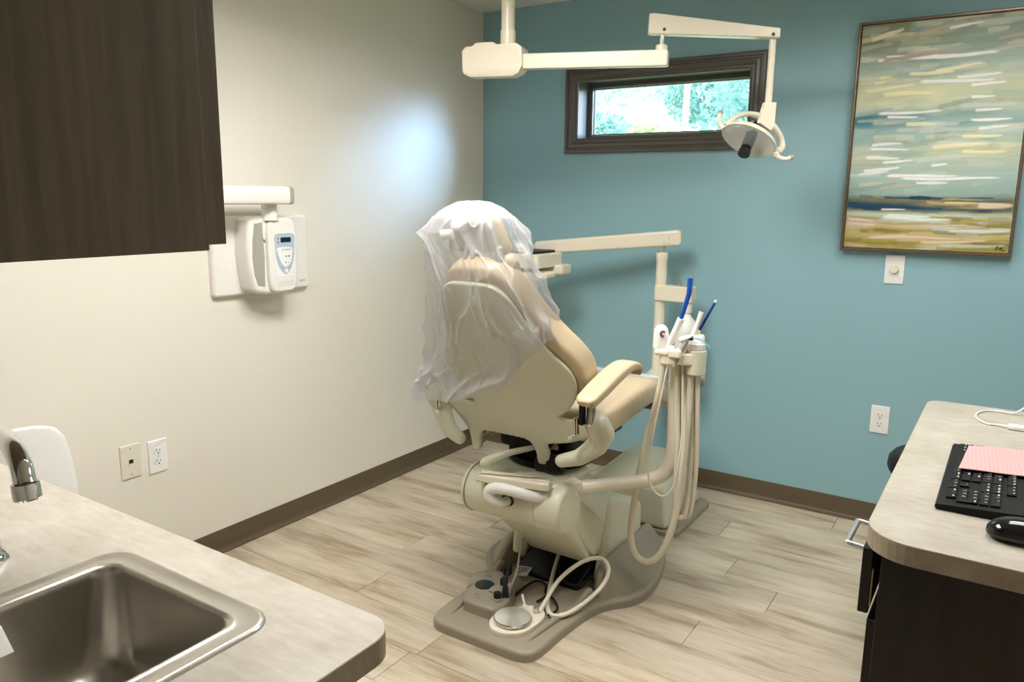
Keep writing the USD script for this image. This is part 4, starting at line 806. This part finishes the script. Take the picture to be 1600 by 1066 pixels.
HC = np.array([1.69, -1.24])
hb = part('holder_block', slab(closed([(1.645, -1.292), (1.665, -1.31), (1.70, -1.300), (1.745, -1.275), (1.775, -1.245), (1.765, -1.205), (1.72, -1.195), (1.67, -1.215), (1.645, -1.25)], 4), .905, .945, .006, .006), CREAM2, al, smooth=50)
part('holder_cup', lathe([(.030, .870), (.034, .874), (.036, .95), (.033, .955)], (1.748, -1.235, 0), n=28), CREAM, al)
part('solids_collector', lathe([(.028, .955), (.031, .958), (.032, .975), (.028, .98), (.026, 1.0), (.022, 1.005)], (1.748, -1.235, 0), n=28), WHITE, al)
part('holder_fork', rbox(1.630, 1.680, -1.315, -1.262, .935, .956, .008), CREAM2, al, smooth=50)
part('holder_fork', rbox(1.678, 1.722, -1.312, -1.262, .930, .960, .008), CREAM2, al, smooth=50)
part('holder_knob', rod((1.735, -1.16, .835), (1.752, -1.15, .835), .022, 24, bev=.004), GREYP, al)
pod = part('control_pod', soften(hull_balls([(1.640, -1.285, .962, .024), (1.642, -1.285, 1.012, .024), (1.655, -1.280, .962, .022)], 20), .008, 2), WHITE, al, 'white rounded holder pod with a purple emblem', smooth=60)
Fe = frame((1.6585, -1.3095, 1.008), (.87, .49, 0), (0, 0, 1), (.49, -.87, 0))
ring = [(.0105*math.cos(a), .0118*math.sin(a)) for a in np.linspace(.6, 2*PI-1.2, 20)]+[(.0040*math.cos(a), .0046*math.sin(a)+.0005) for a in np.linspace(2*PI-1.2, .6, 14)]
part('emblem', xf(extrude(np.array(ring), .0012), Fe), PURPLE, pod)
for a in (1.2, 1.75, 2.3, 2.9): part('emblem_ray', xf(box(.0130*math.cos(a)-.0006, .0130*math.cos(a)+.0006, .0135*math.sin(a)-.0015, .0135*math.sin(a)+.0015, -.001, .0012), Fe), GREYP, pod)
hose = lambda pts, r, lab=None: part('hose', tube(pts, r, 14, 8), CREAM2, al, lab, smooth=60)
hose([(1.665, -1.285, .935), (1.650, -1.275, .86), (1.634, -1.265, .778), (1.596, -1.25, .634), (1.571, -1.25, .487), (1.553, -1.25, .338), (1.549, -1.25, .235), (1.572, -1.25, .176), (1.618, -1.25, .165), (1.668, -1.25, .215), (1.704, -1.25, .328), (1.722, -1.245, .473), (1.730, -1.24, .635), (1.735, -1.235, .88)], .0125, 'large cream suction hose')
hose([(1.690, -1.26, .92), (1.697, -1.245, .729), (1.702, -1.24, .592), (1.702, -1.235, .45), (1.708, -1.23, .365), (1.722, -1.22, .348), (1.734, -1.21, .38), (1.740, -1.205, .554), (1.738, -1.21, .736), (1.735, -1.22, .88)], .0095)
hose([(1.715, -1.25, .91), (1.716, -1.235, .724), (1.718, -1.225, .586), (1.716, -1.215, .443), (1.716, -1.205, .365), (1.730, -1.195, .342), (1.748, -1.19, .385), (1.757, -1.195, .545), (1.757, -1.21, .707), (1.752, -1.225, .88)], .0085)
hose([(1.681, -1.300, .927), (1.655, -1.30, .77), (1.632, -1.30, .631), (1.623, -1.30, .525), (1.645, -1.30, .462), (1.681, -1.295, .443), (1.713, -1.285, .487), (1.728, -1.275, .627), (1.724, -1.27, .759), (1.712, -1.26, .92)], .0035)

hv = thing('suction_handpiece', 'white suction handpiece with a wide bent royal blue tip', 'dental tool', (1.665, -1.285, .945))
part('body', tube([(1.659, -1.288, .935), (1.665, -1.287, .955), (1.690, -1.28, 1.020), (1.706, -1.277, 1.060)], [.010, .011, .0105, .012], 18, 8), WHITE, hv, smooth=60)
part('control_valve', rod((1.650, -1.293, .966), (1.690, -1.284, .958), .010, 16, bev=.002), WHITE, hv)
part('tip', tube([(1.704, -1.277, 1.055), (1.713, -1.276, 1.085), (1.724, -1.275, 1.130), (1.728, -1.275, 1.150), (1.729, -1.274, 1.195)], [.0065, .0065, .0078, .0085, .0085], 18, 8), BLUE, hv, 'royal blue angled tip', smooth=60)
sj = thing('saliva_ejector', 'white saliva ejector handle with a straight navy blue straw', 'dental tool', (1.748, -1.225, 1.0))
part('body', tube([(1.737, -1.225, .985), (1.742, -1.224, 1.0), (1.748, -1.222, 1.02)], [.011, .0105, .008], 14, 6), IVORY, sj, smooth=60)
part('straw', rod((1.748, -1.222, 1.012), (1.792, -1.205, 1.112), .0042, 14), NAVY, sj)
part('straw_tip', rod((1.792, -1.205, 1.112), (1.7955, -1.2037, 1.120), .0048, 14, bev=.001), WHITE, sj)
wv = thing('suction_valve', 'white flared suction handle beside the navy straw', 'dental tool', (1.735, -1.24, .95))
part('body', tube([(1.728, -1.262, .955), (1.738, -1.252, 1.0), (1.750, -1.242, 1.045), (1.760, -1.235, 1.082)], [.011, .0085, .0072, .0092], 18, 8), WHITE, wv, smooth=60)
sg = thing('air_water_syringe', 'white air and water syringe with a thin light blue bent tip', 'dental tool', (1.715, -1.28, .93))
part('handle', tube([(1.696, -1.295, .90), (1.707, -1.292, .935), (1.724, -1.287, .975), (1.733, -1.284, .993)], [.0075, .0085, .0085, .007], 16, 8), GREYP, sg, smooth=60)
part('head', hull_balls([(1.715, -1.288, .992, .011), (1.742, -1.284, 1.003, .0085)]), WHITE, sg)
part('collar', rod((1.738, -1.285, .999), (1.752, -1.283, 1.000), .0075, 16), BLACK, sg)
part('tip', tube([(1.750, -1.283, 1.000), (1.768, -1.280, .9995), (1.783, -1.278, .996), (1.795, -1.276, .985), (1.808, -1.274, .972)], .0021, 10, 8), CYAN, sg, smooth=60)

# foot control on the base plate
fc_ = thing('foot_control', 'round steel foot control disc lying on the chair base', 'foot pedal', (1.325, -1.675, .036))
part('body', slab(closed([(1.268, -1.745), (1.254, -1.70), (1.264, -1.648), (1.300, -1.595), (1.335, -1.568), (1.376, -1.572), (1.402, -1.605), (1.406, -1.66), (1.396, -1.725), (1.352, -1.766), (1.305, -1.772)], 5), .0365, .053, .005), CREAM2, fc_, smooth=50)
part('disc', lathe([(.058, .055), (.0635, .058), (.0645, .063), (.0615, .068), (.02, .0745), (0, .075)], (1.328, -1.690, 0), n=64, cap=(True, False)), SPUN, fc_, 'brushed steel disc', smooth=25)
part('toggle', join(rod((1.318, -1.600, .052), (1.318, -1.600, .062), .011, 16, .009), rod((1.318, -1.600, .062), (1.296, -1.582, .088), .0035, 12, .005)), WHITE, fc_)
part('selector_knob', join(rod((1.368, -1.606, .052), (1.368, -1.606, .070), .0105, 18, bev=.001), rod((1.368, -1.606, .070), (1.368, -1.606, .076), .008, 16)), STEEL, fc_)
part('hose', tube([(1.376, -1.60, .052), (1.372, -1.56, .066), (1.375, -1.462, .115), (1.418, -1.375, .158), (1.467, -1.325, .166), (1.505, -1.335, .140), (1.512, -1.39, .105), (1.488, -1.47, .070), (1.455, -1.555, .052), (1.411, -1.578, .047), (1.362, -1.52, .050), (1.30, -1.38, .07), (1.265, -1.27, .11)], .0078, 14, 8), CREAM2, fc_, smooth=60)

# junction box near the teal wall
jb = thing('junction_box', 'cream floor junction box by the teal wall beyond the chair', 'utility box', (1.27, -.47, 0))
part('floor_plate', slab(corner_poly(1.03, 1.505, -.68, -.20, (.06, .06, .02, .05)), 0, .020, .006), TAUPE, jb, smooth=50)
jc = hull_balls([(1.075, -.645, .04, .02), (1.435, -.645, .04, .02), (1.075, -.25, .04, .02), (1.435, -.25, .04, .02), (1.10, -.625, .175, .025), (1.41, -.625, .175, .025), (1.16, -.30, .235, .03), (1.35, -.30, .235, .03), (1.16, -.45, .235, .03), (1.35, -.45, .235, .03)], 20)
part('cover', soften(jc, .016, 4), CREAM, jb, smooth=50)

# ================================================================== ceiling-mounted operating light
ol_ = thing('operating_light', 'cream ceiling-mounted dental light with a jointed arm before the window', 'lamp', (.835, -.98, H))
part('ceiling_pole', rod((.828, -1.0, 2.09), (.828, -1.0, H), .0265, 28), CREAM2, ol_)
part('pole_sleeve', lathe([(.030, 2.035), (.030, 2.09), (.0275, 2.094)], (.828, -1.0, 0), n=28), CREAM2, ol_)
ca_, sa_ = math.cos(.26), math.sin(.26)
FA = frame((.828, -1.0, 0), (ca_, sa_, 0), (-sa_, ca_, 0), (0, 0, 1))
hbx = m3.Manifold.hull_points(np.array([(x, y, z) for x, y, z in [(-.175, s*.035, 1.93) for s in (-1, 1)]+[(-.175, s*.045, 1.94) for s in (-1, 1)]+[(-.16, s*.05, 2.030) for s in (-1, 1)]+[(-.178, s*.045, 2.015) for s in (-1, 1)]+[(.05, s*.05, 2.035) for s in (-1, 1)]+[(.07, s*.045, 2.02) for s in (-1, 1)]+[(.072, s*.045, 1.95) for s in (-1, 1)]+[(.055, s*.035, 1.927) for s in (-1, 1)]+[(-.15, s*.03, 1.918) for s in (-1, 1)]+[(.03, s*.03, 1.916) for s in (-1, 1)]]))
part('joint_housing', xf(hbx, FA), CREAM2, ol_, smooth=25)
part('housing_cap', xf(m3.Manifold.hull_points(np.array([(x, y, z) for y in (-.04, .04) for x, z in ((-.14, 2.03), (-.12, 2.045), (-.05, 2.045), (-.03, 2.033))])), FA), CREAM2, ol_, smooth=25)
part('lower_arm', xf(slab(np.array([(.06, 1.943), (.625, 1.932), (.632, 1.937), (.632, 1.985), (.625, 1.990), (.06, 2.000)]), -.022, .022, .004, .004), frame((.828, -1.0, 0), (ca_, sa_, 0), (0, 0, 1), (sa_, -ca_, 0))), CREAM2, ol_, smooth=30)
E1 = np.array([.828+ca_*.605, -1.0+sa_*.605])
part('elbow_collar', lathe([(.022, 1.985), (.022, 2.005), (.018, 2.010)], (E1[0], E1[1], 0), n=20), CREAM2, ol_)
part('elbow_pin', rod((E1[0], E1[1], 2.0), (E1[0], E1[1], 2.06), .011, 16), CHROME, ol_)
P2 = np.array([1.768, -.655]); d2 = P2-E1; L2 = np.linalg.norm(d2); d2 /= L2
FB = frame((E1[0], E1[1], 0), (d2[0], d2[1], 0), (0, 0, 1), (d2[1], -d2[0], 0))
part('upper_arm', xf(slab(np.array([(-.052, 2.050), (-.042, 2.046), (L2+.02, 2.028), (L2+.02, 2.062), (-.03, 2.118), (-.05, 2.116)]), -.024, .024, .005, .005), FB), CREAM2, ol_, smooth=30)
for u, z in ((.005, 2.06), (L2-.005, 2.040)): part('arm_screw', xf(rod((u, z, .0235), (u, z, .0252), .006, 12), FB), INK, ol_)
part('drop_pole', rod((P2[0], P2[1], 1.78), (P2[0], P2[1], 2.035), .0125, 20), CREAM2, ol_)
part('pole_bracket', xf(slab(np.array([(-.034, 1.730), (.012, 1.700), (.024, 1.72), (.026, 1.803), (-.018, 1.803)]), -.016, .016, .003, .003), frame((P2[0], P2[1], 0), (.836, .548, 0), (0, 0, 1), (.548, -.836, 0))), CREAM2, ol_, smooth=30)
# lamp head: s = from left handle to right handle, a = pointing direction
s_ = .90*rt2-.44*up2; s_ /= np.linalg.norm(s_)
a_ = -.40*rt2-.80*up2-.34*fw; a_ -= s_*(a_@s_); a_ /= np.linalg.norm(a_)
n_ = np.cross(a_, s_)
HCt = np.array([1.705, -.655, 1.668])
FH = frame(HCt, s_, n_, a_)
def dish(rx, ry, dep, n=44, m=10, flat=False):
    rings = []
    for t in np.linspace(0, 1, m):
        r = math.sin(t*PI/2) if not flat else t; z = -dep*math.cos(t*PI/2)
        rings.append([(rx*r*math.cos(q)+1e-6, ry*r*math.sin(q), z) for q in np.arange(n)*2*PI/n])
    return loft(rings, (True, False))
lh = part('reflector', xf(join(dish(.105, .074, .045), (lambda m: (m[0]*np.array([1.03, 1.04, 1.10]), m[1][:, ::-1]))(dish(.105, .074, .045))), FH), CREAM2, ol_, smooth=60)
part('reflector_rim', xf(tube([(.107*math.cos(q), .076*math.sin(q), 0) for q in np.linspace(0, 2*PI, 49)], .0032, 8, 1), FH), CREAM2, lh, smooth=60)
part('face_shield', xf((lambda m: (m[0]*np.array([1, 1, -1.0]), m[1]))(dish(.104, .073, .038)), FH), CLEAR, ol_, 'clear curved face shield', smooth=60)
part('bulb_module', xf(lathe([(.021, -.03), (.021, .035), (.018, .038), (.018, .042), (.015, .044), (.015, .050)], (0, 0, 0), (0, 0, 1), 28), FH), BLACK, ol_)
part('bulb_cap', xf(lathe([(.020, .052), (.023, .054), (.023, .070), (.020, .073)], (0, 0, 0), (0, 0, 1), 28), FH), GLOSSB, ol_)
part('lamp_socket', xf(join(rod((.01, 0, -.085), (.01, 0, -.044), .022, 24, bev=.003)), FH), BLACK, ol_)
part('socket_clip', xf(tube([(-.014, .0, -.09), (-.014, .0, -.05)], .004, 10, 1, False), FH), CHROME, ol_)
part('yoke', xf(tube([(-.104, 0, -.012), (-.098, 0, -.030), (-.075, 0, -.080), (-.03, .0, -.118), (.03, 0, -.124), (.092, 0, -.095), (.126, 0, -.045), (.114, 0, -.006)], [.013, .012, .010, .011, .015, .012, .012, .015], 14, 8), FH), CREAM2, ol_, smooth=60)
part('yoke_knob', xf(rod((.113, 0, -.014), (.113, 0, .012), .013, 18, bev=.002), FH), CREAM2, ol_)
for sg_, pts in ((-1, [(-.108, 0, .004), (-.125, 0, -.010), (-.138, 0, -.034), (-.142, 0, -.058)]), (1, [(.108, 0, .006), (.135, 0, .010), (.158, 0, .002), (.172, 0, -.016)])):
    h_ = part('grip', xf(tube(pts, [.010, .009, .0085, .008], 14, 8), FH), CREAM2, ol_, smooth=60)
    e = np.array(pts[-1]); part('grip_cap', xf(trimesh.creation.icosphere(3, .0105), frame(HCt+FH[:3, :3]@e, np.eye(3)[0], np.eye(3)[1], np.eye(3)[2])), GREYP, h_, smooth=True)

# ================================================================== garden beyond the window
solo('lawn', box(-14, 12, .2, 22, -.30, -.25), GRASS, 'garden lawn outside the window', 'lawn', kind='structure')
def leaves(n, c, r, size, seed, elong=2.2):
    g = np.random.default_rng(seed); p = g.normal(size=(n, 3)); p /= np.linalg.norm(p, axis=1, keepdims=True); p = p*(g.uniform(.15, 1, (n, 1))**.5)*np.array(r)+np.array(c)
    d = g.normal(size=(n, 3)); d[:, 2] -= .3; d /= np.linalg.norm(d, axis=1, keepdims=True); w = np.cross(d, g.normal(size=(n, 3))); w /= np.linalg.norm(w, axis=1, keepdims=True)
    L = size*g.uniform(.6, 1.3, (n, 1)); W = L/elong; nn = np.cross(d, w)
    v = np.stack([p-d*L*.5, p+w*W*.5+nn*L*.06, p+d*L*.5-nn*L*.10, p-w*W*.5+nn*L*.06], 1).reshape(-1, 3); k = np.arange(n)*4
    return v, np.vstack([np.column_stack([k, k+1, k+3]), np.column_stack([k+1, k+2, k+3])])
def tree(name, label, cat, c, r, n, size, m, seed, trunk=None, group=None):
    t = thing(name, label, cat, (c[0], c[1], -.25))
    if trunk: part('trunk', tube(trunk[0], trunk[1], 10), TRUNK, t, smooth=60)
    part('foliage', leaves(n, c, r, size, seed), LEAF[m], t, kind='stuff', smooth=False)
tree('tree', 'leafy tree with a pale trunk right of the middle of the window', 'tree', (.06, 3.3, 2.36), (.34, .3, .28), 1000, .085, 2, 1, ([(-.02, 3.0, -.25), (.0, 3.0, 1.2), (.04, 3.0, 2.2), (.06, 3.0, 3.4)], [.034, .032, .030, .028]))
tree('tree', 'thin-stemmed tree at the left of the window view', 'tree', (-1.75, 4.6, 2.75), (.85, .4, .40), 800, .10, 0, 2, ([(-1.45, 4.6, -.25), (-1.45, 4.6, 1.5), (-1.42, 4.6, 3.4)], [.05, .04, .03]))
tree('tree', 'second thin tree behind the middle of the window', 'tree', (-1.45, 6.2, 2.95), (.7, .4, .30), 600, .10, 0, 3, ([(-1.75, 6.2, -.25), (-1.74, 6.2, 1.6), (-1.82, 6.2, 3.6)], [.04, .03, .025]))
tree('shrub', 'rounded cool green shrub low in the left half of the window', 'shrub', (-.52, 2.45, 1.93), (.36, .3, .26), 1500, .085, 0, 4, ([(-.5, 2.45, -.25), (-.5, 2.45, 1.0), (-.5, 2.45, 1.8)], [.03, .03, .02]))
tree('shrub', 'lime green bush low in the middle of the window', 'shrub', (.03, 2.2, 1.86), (.22, .2, .16), 700, .075, 1, 5, ([(.03, 2.2, -.25), (.03, 2.2, .9), (.03, 2.2, 1.8)], [.03, .03, .02]))
tree('tree', 'dense bluish tree filling the right of the window', 'tree', (1.02, 2.4, 2.15), (.62, .5, .62), 3600, .08, 2, 6, ([(.95, 2.4, -.25), (.93, 2.4, 1.2), (.95, 2.4, 2.2)], [.06, .05, .03]))
